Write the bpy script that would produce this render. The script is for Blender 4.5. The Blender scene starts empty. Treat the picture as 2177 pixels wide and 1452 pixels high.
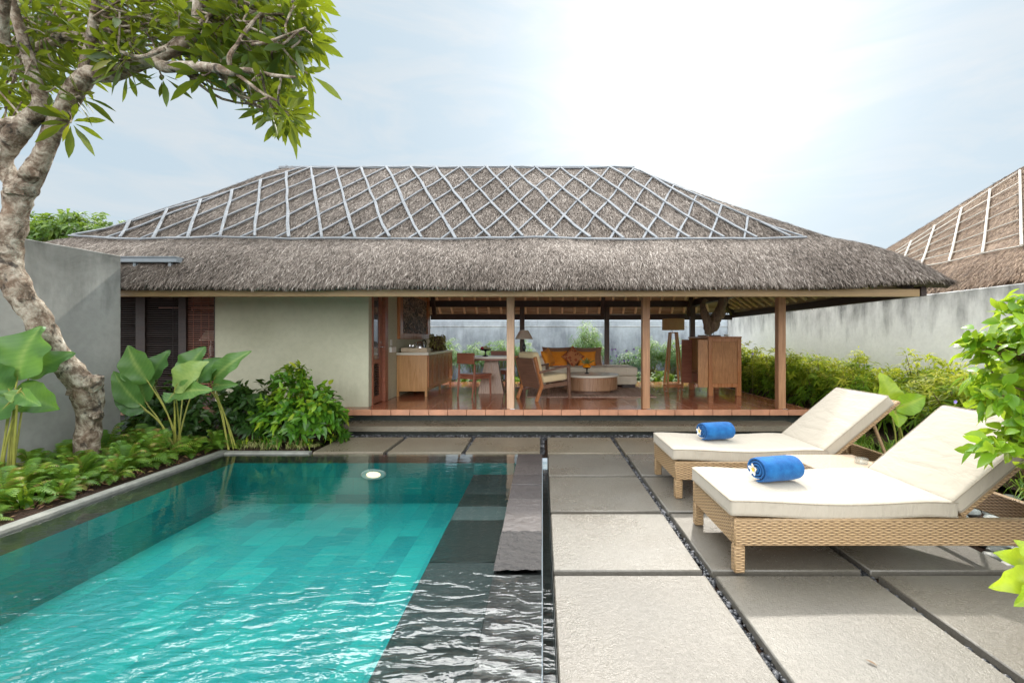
import bpy, math, random
import numpy as np
from mathutils import Vector, Matrix, noise as mnoise
random.seed(7); RNG = np.random.default_rng(7)
R = math.radians; PI = math.pi
scene = bpy.context.scene
COL = scene.collection
CAM_H = 1.4; F = 967.0; VX, VY = 1153.0, 722.0
def W(px, py, Y):
    """point at real depth Y seen at that place of the survey photograph"""
    return (((px - VX) * Y / F), Y, CAM_H - (py - VY) * Y / F)

# ------------------------------------------------------------------ mesh builder
class MB:
    def __init__(s): s.c = []
    def add(s, V, Fc, rnd=0.5):
        V = np.asarray(V, float).reshape(-1, 3)
        if not isinstance(rnd, np.ndarray): rnd = np.full(len(V), float(rnd))
        if isinstance(Fc, np.ndarray): fl = [Fc]
        else:
            d = {}
            for f in Fc: d.setdefault(len(f), []).append(f)
            fl = [np.array(v, int) for v in d.values()]
        s.c.append((V, fl, rnd)); return s
    def box(s, a, b, bev=0.004, M=None, rnd=0.5):
        a = np.array(a, float); b = np.array(b, float)
        lo = np.minimum(a, b); hi = np.maximum(a, b); c = (lo + hi) / 2; h = (hi - lo) / 2
        bev = min(bev, h.min() * 0.45)
        V = []; idx = {}
        for sx in (-1, 1):
            for sy in (-1, 1):
                for sz in (-1, 1):
                    sg = np.array([sx, sy, sz])
                    for ax in range(3):
                        q = sg * (h - bev); q[ax] = sg[ax] * h[ax]
                        idx[(sx, sy, sz, ax)] = len(V); V.append(c + q)
        Fc = []
        def q4(l): Fc.append(l)
        for ax in range(3):
            o = [k for k in range(3) if k != ax]
            for sg in (-1, 1):
                l = []
                for (u, v) in ((-1, -1), (1, -1), (1, 1), (-1, 1)):
                    k = [0, 0, 0]; k[ax] = sg; k[o[0]] = u; k[o[1]] = v
                    l.append(idx[(*k, ax)])
                flip = (sg < 0) ^ (ax == 1)
                q4(l[::-1] if flip else l)
        V = np.array(V)
        def orient(l):
            p = V[l]; n = np.cross(p[1] - p[0], p[2] - p[0])
            return l if np.dot(n, p.mean(0) - c) > 0 else l[::-1]
        for ax in range(3):
            o = [k for k in range(3) if k != ax]
            for u in (-1, 1):
                for v in (-1, 1):
                    k0 = [0, 0, 0]; k1 = [0, 0, 0]
                    k0[ax] = -1; k1[ax] = 1; k0[o[0]] = k1[o[0]] = u; k0[o[1]] = k1[o[1]] = v
                    q4(orient([idx[(*k0, o[0])], idx[(*k1, o[0])], idx[(*k1, o[1])], idx[(*k0, o[1])]]))
        for sx in (-1, 1):
            for sy in (-1, 1):
                for sz in (-1, 1): q4(orient([idx[(sx, sy, sz, k)] for k in range(3)]))
        if M is not None: V = xf(V, M)
        return s.add(V, Fc, rnd)
    def bar(s, p, q, w, t, bev=0.004, up=(0, 0, 1), rnd=0.5):
        p = Vector(p); q = Vector(q); d = (q - p); L = d.length; d.normalize()
        u = Vector(up); sx = d.cross(u)
        if sx.length < 1e-4: sx = d.cross(Vector((0, 1, 0)))
        sx.normalize(); u = sx.cross(d)
        M = Matrix(((sx.x, d.x, u.x, p.x), (sx.y, d.y, u.y, p.y), (sx.z, d.z, u.z, p.z), (0, 0, 0, 1)))
        return s.box((-w / 2, 0, -t / 2), (w / 2, L, t / 2), bev, M, rnd)
    def tube(s, path, rad, n=10, amp=0.0, freq=6.0, cap=True, rnd=0.5, flat=1.0):
        P = [Vector(p) for p in path]; m = len(P)
        if not hasattr(rad, '__len__'): rad = [rad] * m
        T = [(P[min(i + 1, m - 1)] - P[max(i - 1, 0)]).normalized() for i in range(m)]
        u = T[0].orthogonal().normalized(); V = []
        for i in range(m):
            u = (u - T[i] * u.dot(T[i])).normalized(); v = T[i].cross(u)
            for k in range(n):
                a = 2 * PI * k / n
                r = rad[i]
                w = u * (math.cos(a) * r) + v * (math.sin(a) * r * flat)
                if amp:
                    q = (P[i] + w) * freq
                    w *= 1 + amp * (mnoise.noise(q) + 0.6 * mnoise.noise(q * 2.7))
                V.append(P[i] + w)
        Fc = [(i * n + k, i * n + (k + 1) % n, (i + 1) * n + (k + 1) % n, (i + 1) * n + k) for i in range(m - 1) for k in range(n)]
        if cap:
            V += [P[0], P[-1]]; a = len(V) - 2; b = a + 1
            Fc += [(a, (k + 1) % n, k) for k in range(n)] + [(b, (m - 1) * n + k, (m - 1) * n + (k + 1) % n) for k in range(n)]
        return s.add([tuple(v) for v in V], Fc, rnd)
    def lathe(s, prof, c=(0, 0, 0), n=32, sx=1, sy=1, M=None, rnd=0.5):
        V = []; m = len(prof)
        for r, z in prof:
            for k in range(n):
                a = 2 * PI * k / n; V.append((c[0] + math.cos(a) * r * sx, c[1] + math.sin(a) * r * sy, c[2] + z))
        Fc = [(i * n + k, i * n + (k + 1) % n, (i + 1) * n + (k + 1) % n, (i + 1) * n + k) for i in range(m - 1) for k in range(n)]
        V = np.array(V)
        if M is not None: V = xf(V, M)
        return s.add(V, Fc, rnd)
    def ell(s, c, r, n=14, M=None, rnd=0.5, amp=0):
        prof = [(max(1e-4, math.sin(PI * i / (n // 2))), -math.cos(PI * i / (n // 2))) for i in range(n // 2 + 1)]
        V = []; m = len(prof)
        for q, z in prof:
            for k in range(n):
                a = 2 * PI * k / n; p = Vector((math.cos(a) * q, math.sin(a) * q, z))
                f = 1 + amp * mnoise.noise(p * 1.7 + Vector(c) * 9)
                V.append((p.x * r[0] * f, p.y * r[1] * f, p.z * r[2] * f))
        Fc = [(i * n + k, i * n + (k + 1) % n, (i + 1) * n + (k + 1) % n, (i + 1) * n + k) for i in range(m - 1) for k in range(n)]
        V = np.array(V)
        if M is not None: V = xf(V, M)
        return s.add(V + np.array(c), Fc, rnd)
    def soft(s, a, b, r=0.03, puff=0.0, n=14, wr=0.0, M=None, rnd=0.5, wf=9.0, sag=None):
        """rounded, slightly puffed cushion block"""
        a = np.array(a, float); b = np.array(b, float); c = (a + b) / 2; h = np.abs(b - a) / 2
        r = min(r, h.min() * 0.98); V = []; Fc = []
        g = np.linspace(-1, 1, n); g = np.sign(g) * (1 - (1 - np.abs(g)) ** 1.5)
        for ax in range(3):
            o = [k for k in range(3) if k != ax]
            for sg in (-1, 1):
                b0 = len(V)
                for i in range(n):
                    for j in range(n):
                        q = np.zeros(3); q[ax] = sg; q[o[0]] = g[i]; q[o[1]] = g[j]
                        p = q * h; inn = np.clip(p, -(h - r), h - r); d = p - inn; L = np.linalg.norm(d)
                        p = inn + d / L * r if L > 1e-9 else p
                        w = (1 - (p[0] / h[0]) ** 2) * (1 - (p[1] / h[1]) ** 2)
                        p[2] += puff * w * np.sign(p[2]) * min(1, abs(p[2]) / (h[2] - r + 1e-6) if h[2] > r else 1)
                        if wr:
                            e = Vector(((p + c) * wf).tolist()); p = p + wr * np.array([0.3, 0.3, 1.0]) * (mnoise.noise(e) + 0.5 * mnoise.noise(e * 2.3))
                        V.append(p + c)
                flip = (sg < 0) ^ (ax == 1)
                for i in range(n - 1):
                    for j in range(n - 1):
                        f = [b0 + i * n + j, b0 + (i + 1) * n + j, b0 + (i + 1) * n + j + 1, b0 + i * n + j + 1]
                        Fc.append(f[::-1] if flip else f)
        V = np.array(V)
        if sag is not None: V = sag(V)
        if M is not None: V = xf(V, M)
        return s.add(V, Fc, rnd)
    def pillow(s, w, h, t, M=None, n=18, rnd=0.5):
        V = []; Fc = []
        for sg in (1, -1):
            b0 = len(V)
            for i in range(n):
                for j in range(n):
                    u = -1 + 2 * i / (n - 1); v = -1 + 2 * j / (n - 1)
                    z = sg * t / 2 * ((1 - u ** 4) * (1 - v ** 4)) ** 0.55
                    z += 0.006 * sg * mnoise.noise(Vector((u * 3, v * 3, w * 9 + h))) * (1 - u * u) * (1 - v * v) * 2
                    V.append((w / 2 * u * (1 - 0.10 * (1 - v * v)), h / 2 * v * (1 - 0.10 * (1 - u * u)), z))
            for i in range(n - 1):
                for j in range(n - 1):
                    f = [b0 + i * n + j, b0 + (i + 1) * n + j, b0 + (i + 1) * n + j + 1, b0 + i * n + j + 1]
                    Fc.append(f if sg > 0 else f[::-1])
        V = np.array(V)
        if M is not None: V = xf(V, M)
        return s.add(V, Fc, rnd)
    def grid(s, xs, ys, zf, rnd=0.5):
        X, Y = np.meshgrid(xs, ys, indexing='ij'); Z = zf(X, Y) if callable(zf) else np.full_like(X, zf)
        nx, ny = X.shape; V = np.stack([X, Y, Z], -1).reshape(-1, 3)
        i = np.arange(nx - 1)[:, None]; j = np.arange(ny - 1)[None]
        q = np.stack([i * ny + j, (i + 1) * ny + j, (i + 1) * ny + j + 1, i * ny + j + 1], -1).reshape(-1, 4)
        return s.add(V, q, rnd)
    def leaves(s, base, d, up, L, Wd, droop=0.3, rows=3, fold=0.25, shape=None, rnd=None, wave=0.0):
        base = np.asarray(base, float); N = len(base)
        d = d / (np.linalg.norm(d, axis=1, keepdims=True) + 1e-9)
        sx = np.cross(d, up); sx /= (np.linalg.norm(sx, axis=1, keepdims=True) + 1e-9)
        nn = np.cross(sx, d)
        ts = np.linspace(0, 1, rows)
        if shape is None:
            shape = {3: [0.1, 1, 0.04], 4: [0.12, 0.95, 0.75, 0.04], 5: [0.1, 0.75, 1, 0.7, 0.03], 6: [0.1, 0.65, 0.95, 1, 0.65, 0.03]}.get(rows)
            if shape is None: shape = np.sin(np.pi * np.clip(ts * 0.9 + 0.07, 0, 1)) ** 0.8
        L = np.broadcast_to(L, (N,))[:, None]; Wd = np.broadcast_to(Wd, (N,))[:, None]; dr = np.broadcast_to(droop, (N,))[:, None]
        V = np.zeros((N, rows, 3, 3))
        for i, t in enumerate(ts):
            mid = base + d * L * t; mid[:, 2] -= (dr * L * t * t)[:, 0]
            w = Wd * 0.5 * shape[i]
            lift = nn * w * fold
            jit = 0
            if wave: jit = nn * w * wave * RNG.normal(size=(N, 1))
            V[:, i, 0] = mid - sx * w + lift + jit; V[:, i, 1] = mid; V[:, i, 2] = mid + sx * w + lift - jit
        n = rows * 3; q = []
        for i in range(rows - 1):
            for k in range(2): q.append([i * 3 + k, i * 3 + k + 1, (i + 1) * 3 + k + 1, (i + 1) * 3 + k])
        q = (np.array(q)[None] + (np.arange(N) * n)[:, None, None]).reshape(-1, 4)
        rn = RNG.random(N) if rnd is None else np.broadcast_to(rnd, (N,))
        return s.add(V.reshape(-1, 3), q, np.repeat(rn, n))
    def arrays(s):
        V = np.concatenate([c[0] for c in s.c]); rn = np.concatenate([c[2] for c in s.c])
        lv = []; lt = []; o = 0
        for v, fl, _ in s.c:
            for f in fl:
                lv.append((f + o).reshape(-1)); lt.append(np.full(len(f), f.shape[1]))
            o += len(v)
        return V, np.concatenate(lv), np.concatenate(lt), rn
def xf(V, M):
    A = np.array(M); return V @ A[:3, :3].T + A[:3, 3]
def MT(x, y, z): return Matrix.Translation((x, y, z))
def MR(deg, ax): return Matrix.Rotation(R(deg), 4, ax)
def catmull(P, k=5):
    P = [Vector(p) for p in P]; out = []
    for i in range(len(P) - 1):
        a = P[max(i - 1, 0)]; b = P[i]; c = P[i + 1]; d = P[min(i + 2, len(P) - 1)]
        for j in range(k):
            t = j / k
            out.append(0.5 * ((2 * b) + (c - a) * t + (2 * a - 5 * b + 4 * c - d) * t * t + (3 * b - a - 3 * c + d) * t ** 3))
    out.append(P[-1]); return out
def lerpr(r, k=5):
    out = []
    for i in range(len(r) - 1):
        for j in range(k): out.append(r[i] + (r[i + 1] - r[i]) * j / k)
    return out + [r[-1]]

WL = {}
def mk(name, mb, mat, parent=None, local=False, sharp=38, smooth=True):
    V, lv, lt, rn = mb.arrays()
    if parent is not None and not local: V = V - np.array(WL[parent.name])
    me = bpy.data.meshes.new(name)
    me.vertices.add(len(V)); me.vertices.foreach_set('co', V.astype(np.float32).ravel())
    me.loops.add(len(lv)); me.loops.foreach_set('vertex_index', lv.astype(np.int32))
    me.polygons.add(len(lt)); ls = np.concatenate([[0], np.cumsum(lt)[:-1]])
    me.polygons.foreach_set('loop_start', ls.astype(np.int32)); me.polygons.foreach_set('loop_total', lt.astype(np.int32))
    me.polygons.foreach_set('use_smooth', np.full(len(lt), smooth))
    me.update(calc_edges=True)
    at = me.attributes.new('rnd', 'FLOAT', 'POINT'); at.data.foreach_set('value', rn.astype(np.float32))
    if smooth and sharp: me.set_sharp_from_angle(angle=R(sharp))
    me.materials.append(mat)
    o = bpy.data.objects.new(name, me); COL.objects.link(o)
    if parent is not None: o.parent = parent; WL[o.name] = WL[parent.name]
    else: WL[o.name] = (0, 0, 0)
    return o
def tag(o, label, cat, group=None, kind=None):
    if label: o['label'] = label
    if cat: o['category'] = cat
    if group: o['group'] = group
    if kind: o['kind'] = kind
    return o
def thing(name, label, cat, loc=(0, 0, 0), rotz=0, group=None):
    o = bpy.data.objects.new(name, None); COL.objects.link(o); o.empty_display_size = 0.1
    o.location = loc; o.rotation_euler = (0, 0, rotz); WL[o.name] = tuple(loc)
    return tag(o, label, cat, group)
def struct(name, mb, mat, **k):
    o = mk(name, mb, mat, **k); o['kind'] = 'structure'; return o
def copy_tree(o, parent=None):
    c = o.copy(); COL.objects.link(c)
    if parent is not None: c.parent = parent
    for ch in list(o.children): copy_tree(ch, c)
    return c

# ------------------------------------------------------------------ materials
class NT:
    def __init__(s, name):
        s.m = bpy.data.materials.new(name); s.m.use_nodes = True; s.t = s.m.node_tree; s.t.nodes.clear()
        s.out = s.t.nodes.new('ShaderNodeOutputMaterial')
    def n(s, typ, ins=None, **pr):
        nd = s.t.nodes.new('ShaderNode' + typ)
        for k, v in pr.items(): setattr(nd, k, v)
        for k, v in (ins or {}).items():
            sk = nd.inputs[k]
            if isinstance(v, bpy.types.NodeSocket): s.t.links.new(v, sk)
            else: sk.default_value = v
        return nd
    def obj(s): return s.n('TexCoord').outputs['Object']
    def wpos(s): return s.n('NewGeometry').outputs['Position']
    def nrm(s): return s.n('NewGeometry').outputs['Normal']
    def attr(s): return s.n('Attribute', attribute_name='rnd').outputs['Fac']
    def math(s, op, a, b=0.0, c=False):
        nd = s.n('Math', operation=op, use_clamp=c)
        for i, v in enumerate((a, b)):
            if isinstance(v, bpy.types.NodeSocket): s.t.links.new(v, nd.inputs[i])
            else: nd.inputs[i].default_value = v
        return nd.outputs[0]
    def scale(s, vec, sc): return s.n('VectorMath', {0: vec, 1: sc}, operation='MULTIPLY').outputs[0]
    def sep(s, vec): return s.n('SeparateXYZ', {0: vec}).outputs
    def comb(s, x, y, z): return s.n('CombineXYZ', {0: x, 1: y, 2: z}).outputs[0]
    def noise(s, sc, det=3, vec=None, rough=0.55, dist=0.0):
        i = {'Scale': sc, 'Detail': det, 'Roughness': rough, 'Distortion': dist}
        i['Vector'] = vec if vec is not None else s.obj()
        return s.n('TexNoise', i).outputs['Fac']
    def ramp(s, fac, stops, interp='LINEAR'):
        nd = s.n('ValToRGB', {'Fac': fac}); cr = nd.color_ramp; cr.interpolation = interp
        while len(cr.elements) < len(stops): cr.elements.new(0.5)
        for e, (p, c) in zip(cr.elements, stops):
            e.position = p; e.color = (*c, 1) if len(c) == 3 else (c[0], c[0], c[0], 1)
        return nd.outputs['Color']
    def mix(s, fac, a, b, blend='MIX'):
        nd = s.n('Mix', data_type='RGBA', blend_type=blend, clamp_factor=True)
        for k, v in ((0, fac), (6, a), (7, b)):
            if isinstance(v, bpy.types.NodeSocket): s.t.links.new(v, nd.inputs[k])
            else: nd.inputs[k].default_value = (v if k == 0 else (*v, 1) if len(v) == 3 else v)
        return nd.outputs[2]
    def bump(s, h, st=0.3, dist=0.02, nrm=None):
        i = {'Height': h, 'Strength': st, 'Distance': dist}
        if nrm is not None: i['Normal'] = nrm
        return s.n('Bump', i).outputs[0]
    def mapr(s, v, a, b, c, d):
        return s.n('MapRange', {0: v, 1: a, 2: b, 3: c, 4: d}).outputs[0]
    def pbr(s, col, rough=0.5, bump=None, spec=0.5, **k):
        i = {'Base Color': col if isinstance(col, bpy.types.NodeSocket) else (*col, 1), 'Roughness': rough, 'Specular IOR Level': spec}
        if bump is not None: i['Normal'] = bump
        i.update(k)
        return s.n('BsdfPrincipled', i).outputs[0]
    def fin(s, sh):
        s.t.links.new(sh, s.out.inputs['Surface']); return s.m

def m_plain(name, col, rough=0.5, var=0.15, sc=8.0, bump=0.1, spec=0.5, bd=0.01):
    t = NT(name); f = t.noise(sc, 4)
    a = tuple(c * (1 - var) for c in col); b = tuple(min(1, c * (1 + var)) for c in col)
    c = t.ramp(f, [(0.3, a), (0.7, b)])
    bp = t.bump(t.noise(sc * 6, 3), bump, bd) if bump else None
    return t.fin(t.pbr(c, rough, bp, spec))
def m_wood(name, c1, c2, rough=0.4, ax='z', sc=1.0, spec=0.5):
    t = NT(name); st = {'x': (1.2, 16, 16), 'y': (16, 1.2, 16), 'z': (16, 16, 1.2)}[ax]
    v = t.scale(t.obj(), tuple(k * sc for k in st))
    f = t.noise(1.6, 5, v, 0.6, 1.2); g = t.noise(3.5, 2)
    c = t.mix(t.mapr(g, 0.3, 0.7, 0, 0.35), t.ramp(f, [(0.28, c1), (0.72, c2)]), c1)
    return t.fin(t.pbr(c, t.mapr(f, 0.3, 0.7, rough - 0.08, rough + 0.12), t.bump(f, 0.15, 0.004), spec))
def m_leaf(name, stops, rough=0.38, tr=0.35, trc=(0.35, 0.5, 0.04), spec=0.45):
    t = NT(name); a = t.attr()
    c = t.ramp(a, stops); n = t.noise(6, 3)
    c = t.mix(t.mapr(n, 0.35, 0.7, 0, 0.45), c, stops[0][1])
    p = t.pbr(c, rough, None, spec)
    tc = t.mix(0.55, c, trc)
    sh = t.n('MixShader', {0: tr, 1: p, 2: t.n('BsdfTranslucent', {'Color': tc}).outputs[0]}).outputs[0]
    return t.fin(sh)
def m_fabric(name, col, var=0.12, weave=900, rough=0.85):
    t = NT(name); f = t.noise(7, 3); g = t.noise(weave, 1)
    c = t.mix(f, tuple(k * (1 - var) for k in col), tuple(min(1, k * (1 + var)) for k in col))
    b = t.bump(t.noise(11, 3), 0.25, 0.012); b = t.bump(t.noise(1.0, 3, t.scale(t.obj(), (11, 3, 3)), 0.6, 0.5), 0.55, 0.035, b); b = t.bump(g, 0.15, 0.002, b)
    return t.fin(t.pbr(c, rough, b, 0.2, **{'Sheen Weight': 0.15}))

def weave_uv(t):
    x, y, z = t.sep(t.obj()); nx, ny, nz = t.sep(t.nrm())
    az = t.math('ABSOLUTE', nz); inv = t.math('SUBTRACT', 1.0, az)
    u = t.math('ADD', x, t.math('MULTIPLY', y, inv)); v = t.math('ADD', z, t.math('MULTIPLY', y, az))
    return u, v
def m_wicker(name, c1, c2, c3):
    t = NT(name); u, v = weave_uv(t)
    vr = t.math('DIVIDE', v, 0.0105); row = t.math('FLOOR', vr); fr = t.math('FRACT', vr)
    ph = t.math('ADD', t.math('MULTIPLY', u, 2 * PI / 0.062), t.math('MULTIPLY', row, PI))
    a = t.math('ADD', t.math('MULTIPLY', t.math('SINE', ph), 0.5), 0.5)
    r = t.math('SINE', t.math('MULTIPLY', fr, PI))
    h = t.math('MULTIPLY', t.math('POWER', r, 0.6), t.math('ADD', t.math('MULTIPLY', a, 0.75), 0.25))
    n = t.noise(9, 3); k = t.noise(60, 2, t.scale(t.obj(), (1, 1, 6)))
    col = t.ramp(h, [(0.12, c3), (0.45, c2), (0.85, c1)])
    col = t.mix(t.mapr(n, 0.35, 0.7, 0, 0.35), col, c2); col = t.mix(t.mapr(k, 0.45, 0.7, 0, 0.4), col, tuple(min(1, q * 1.25) for q in c1))
    return t.fin(t.pbr(col, 0.42, t.bump(h, 0.9, 0.006), 0.5))

def m_thatch(name, stops):
    t = NT(name); v = t.scale(t.obj(), (1, 1, 1)); a = t.attr()
    f = t.noise(1.1, 4, v); g = t.noise(26, 4, v)
    k = t.math('ADD', t.math('MULTIPLY', a, 0.75), t.math('MULTIPLY', f, 0.35))
    k = t.math('ADD', t.math('SUBTRACT', k, t.mapr(t.noise(0.45, 3, t.scale(t.wpos(), (1, 1, 1.6)), 0.6), 0.3, 0.7, 0.04, 0.30)), t.math('MULTIPLY', t.math('SUBTRACT', g, 0.5), 0.35))
    c = t.ramp(k, stops)
    return t.fin(t.pbr(c, 0.75, t.bump(g, 0.5, 0.03), 0.25))

M = {}
M['thatch'] = m_thatch('thatch_straw', [(0.0, (0.035, 0.027, 0.021)), (0.25, (0.135, 0.108, 0.088)), (0.6, (0.31, 0.262, 0.226)), (1.0, (0.72, 0.655, 0.59))])
M['thatch2'] = m_thatch('thatch_straw_warm', [(0.0, (0.08, 0.05, 0.035)), (0.35, (0.24, 0.155, 0.10)), (0.65, (0.40, 0.29, 0.20)), (1.0, (0.62, 0.50, 0.38))])
M['lip'] = m_plain('thatch_underlip', (0.28, 0.18, 0.08), 0.8, 0.35, 20, 0.6, 0.2, 0.03)
M['batten'] = m_wood('silvered_bamboo', (0.145, 0.16, 0.18), (0.34, 0.36, 0.385), 0.7, 'x', 1.0, 0.3)
M['white_bamboo'] = m_wood('white_bamboo', (0.40, 0.37, 0.32), (0.62, 0.59, 0.53), 0.5, 'x')
M['post'] = m_wood('post_timber', (0.3, 0.145, 0.07), (0.52, 0.28, 0.15), 0.42, 'z')
M['post_pale'] = m_wood('weathered_post_timber', (0.5, 0.3, 0.18), (0.78, 0.54, 0.38), 0.5, 'z')
M['fascia'] = m_wood('fascia_timber', (0.22, 0.14, 0.062), (0.36, 0.24, 0.115), 0.5, 'x')
M['dark_timber'] = m_wood('dark_timber', (0.028, 0.018, 0.016), (0.07, 0.045, 0.038), 0.5, 'x')
M['dark_post'] = m_wood('dark_post_timber', (0.05, 0.028, 0.02), (0.12, 0.07, 0.05), 0.45, 'z')
M['rafter'] = m_wood('bamboo_pole', (0.60, 0.49, 0.34), (0.86, 0.74, 0.56), 0.45, 'y')
def _lining():
    t = NT('reed_lining'); x, y, z = t.sep(t.wpos())
    v = t.comb(t.math('MULTIPLY', x, 1.2), t.math('MULTIPLY', y, 1.2), t.math('MULTIPLY', z, 60.0))
    f = t.noise(1.0, 3, v, 0.6); c = t.ramp(f, [(0.3, (0.085, 0.066, 0.046)), (0.5, (0.35, 0.29, 0.215)), (0.75, (0.52, 0.45, 0.35))])
    return t.fin(t.pbr(c, 0.7, t.bump(f, 0.6, 0.02), 0.3))
M['lining'] = _lining()
def m_plaster(name, c1, c2, grime=None, gz=(1.5, 2.2), rough=0.8, streak=0.0):
    t = NT(name); p = t.wpos(); f = t.noise(1.3, 5, p, 0.6); g = t.noise(14, 4, p)
    c = t.mix(t.mapr(f, 0.3, 0.7, 0, 1), c1, c2)
    c = t.mix(t.mapr(g, 0.4, 0.75, 0, 0.25), c, tuple(k * 0.75 for k in c1))
    if grime:
        x, y, z = t.sep(p)
        sv = t.comb(t.math('MULTIPLY', x, 2.2), t.math('MULTIPLY', y, 2.2), t.math('MULTIPLY', z, 0.55))
        s1 = t.noise(1.6, 6, sv, 0.65); s2 = t.noise(1.2, 5, p, 0.65, 0.6)
        top = t.mapr(z, gz[0], gz[1], 0.0, 1.0)
        fac = t.math('ADD', t.math('MULTIPLY', s1, 0.9), t.math('MULTIPLY', top, streak))
        fac = t.math('MULTIPLY', t.mapr(fac, 0.62, 0.98, 0, 1), t.mapr(s2, 0.32, 0.6, 0.25, 1.0))
        c = t.mix(fac, c, grime)
    return t.fin(t.pbr(c, rough, t.bump(g, 0.25, 0.01), 0.25))
M['green_wall'] = m_plaster('sage_plaster', (0.47, 0.465, 0.34), (0.56, 0.55, 0.42), (0.30, 0.295, 0.21), (1.0, 0.25), 0.85, 0.42)
M['grey_wall'] = m_plaster('grey_plaster', (0.30, 0.30, 0.285), (0.43, 0.43, 0.41), (0.12, 0.125, 0.115), (1.5, 2.5), 0.85, 0.55)
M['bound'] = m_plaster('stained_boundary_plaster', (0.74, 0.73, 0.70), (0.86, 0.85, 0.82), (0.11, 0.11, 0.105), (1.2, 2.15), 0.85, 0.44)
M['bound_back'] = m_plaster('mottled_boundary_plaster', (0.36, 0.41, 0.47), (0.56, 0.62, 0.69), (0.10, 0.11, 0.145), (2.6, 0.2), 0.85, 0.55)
def _floor():
    t = NT('terracotta_tile'); p = t.wpos()
    b = t.n('TexBrick', {'Vector': p, 'Scale': 1.0, 'Mortar Size': 0.004, 'Mortar Smooth': 0.2, 'Brick Width': 0.3, 'Row Height': 0.3, 'Bias': 0.0,
                         'Color1': (0.34, 0.10, 0.045, 1), 'Color2': (0.46, 0.165, 0.08, 1), 'Mortar': (0.50, 0.37, 0.29, 1)}, offset=0.0)
    n = t.noise(3, 4, p); c = t.mix(t.mapr(n, 0.3, 0.7, 0, 0.45), b.outputs['Color'], (0.24, 0.075, 0.04))
    r = t.mapr(t.noise(2.2, 4, p), 0.3, 0.7, 0.07, 0.2)
    w = t.noise(5, 2, p)
    h = t.math('ADD', t.math('MULTIPLY', b.outputs['Fac'], -0.5), t.math('MULTIPLY', w, 0.35))
    return t.fin(t.pbr(c, r, t.bump(h, 0.25, 0.01), 0.55))
M['floor'] = _floor()
M['lip_tile'] = m_plain('terracotta_edge', (0.48, 0.235, 0.14), 0.38, 0.22, 5, 0.15)
M['grout'] = m_plain('grout', (0.22, 0.12, 0.08), 0.8)
def m_slab(name, c1, c2, wet=0.5):
    t = NT(name); p = t.wpos(); f = t.noise(1.5, 6, p, 0.62); g = t.noise(34, 5, p, 0.75); w = t.noise(0.8, 5, p, 0.55)
    h = t.noise(110, 3, p, 0.7)
    c = t.mix(t.mapr(f, 0.3, 0.7, 0, 1), c1, c2)
    c = t.mix(t.mapr(g, 0.42, 0.7, 0, 0.5), c, tuple(k * 0.5 for k in c1))
    c = t.mix(t.mapr(h, 0.55, 0.75, 0, 0.45), c, tuple(min(1, k * 1.6) for k in c2))
    wf = t.mapr(w, 0.25, 0.75, 0, 1)
    c = t.mix(t.math('MULTIPLY', wf, 0.55), c, tuple(k * f_ for k, f_ in zip(c1, (0.85, 0.72, 0.55))))
    oi = t.n('ObjectInfo').outputs['Random']; c = t.mix(1.0, c, t.ramp(oi, [(0.0, (0.90, 0.89, 0.87)), (0.5, (1.0, 0.98, 0.95)), (1.0, (1.08, 1.08, 1.07))]), 'MULTIPLY')
    r = t.math('ADD', t.mapr(wf, 0, 1, 0.48, 0.48 - wet), t.math('MULTIPLY', t.math('SUBTRACT', g, 0.5), 0.25))
    b = t.bump(t.math('ADD', g, t.math('MULTIPLY', h, 0.8)), 0.55, 0.006)
    return t.fin(t.pbr(c, r, b, 0.65))
M['slab'] = m_slab('wet_grey_stone', (0.128, 0.122, 0.108), (0.19, 0.182, 0.163), 0.36)
M['slab_green'] = m_slab('wet_olive_stone', (0.175, 0.157, 0.12), (0.26, 0.235, 0.185), 0.34)
M['kerb'] = m_plain('pale_concrete_kerb', (0.235, 0.24, 0.215), 0.75, 0.2, 9, 0.3)
M['dark_riser'] = m_plain('dark_riser_stone', (0.035, 0.042, 0.036), 0.6, 0.3, 6, 0.2)
def m_stone(name, c, rough, bst, bsc):
    t = NT(name); f = t.noise(2.5, 5); g = t.noise(bsc, 5, None, 0.65); n = t.n('TexVoronoi', {'Vector': t.obj(), 'Scale': bsc * 0.8}).outputs['Distance']
    col = t.mix(f, tuple(k * 0.75 for k in c), tuple(k * 1.3 for k in c))
    return t.fin(t.pbr(col, rough, t.bump(t.math('ADD', g, t.math('MULTIPLY', n, 0.5)), bst, 0.03), 0.5))
M['coping'] = m_stone('smooth_basalt', (0.062, 0.056, 0.056), 0.4, 0.25, 14)
M['coping2'] = m_stone('pale_basalt', (0.082, 0.073, 0.071), 0.4, 0.3, 18)
M['bench'] = m_stone('dark_bench_stone', (0.035, 0.047, 0.048), 0.5, 0.2, 14); M['bench2'] = m_stone('grey_bench_stone', (0.075, 0.10, 0.10), 0.5, 0.2, 14)
M['lava'] = m_stone('rough_lava_stone', (0.04, 0.037, 0.037), 0.75, 1.0, 22)
M['edge_dark'] = m_stone('wet_dark_edge', (0.032, 0.038, 0.036), 0.3, 0.2, 12)
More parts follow.
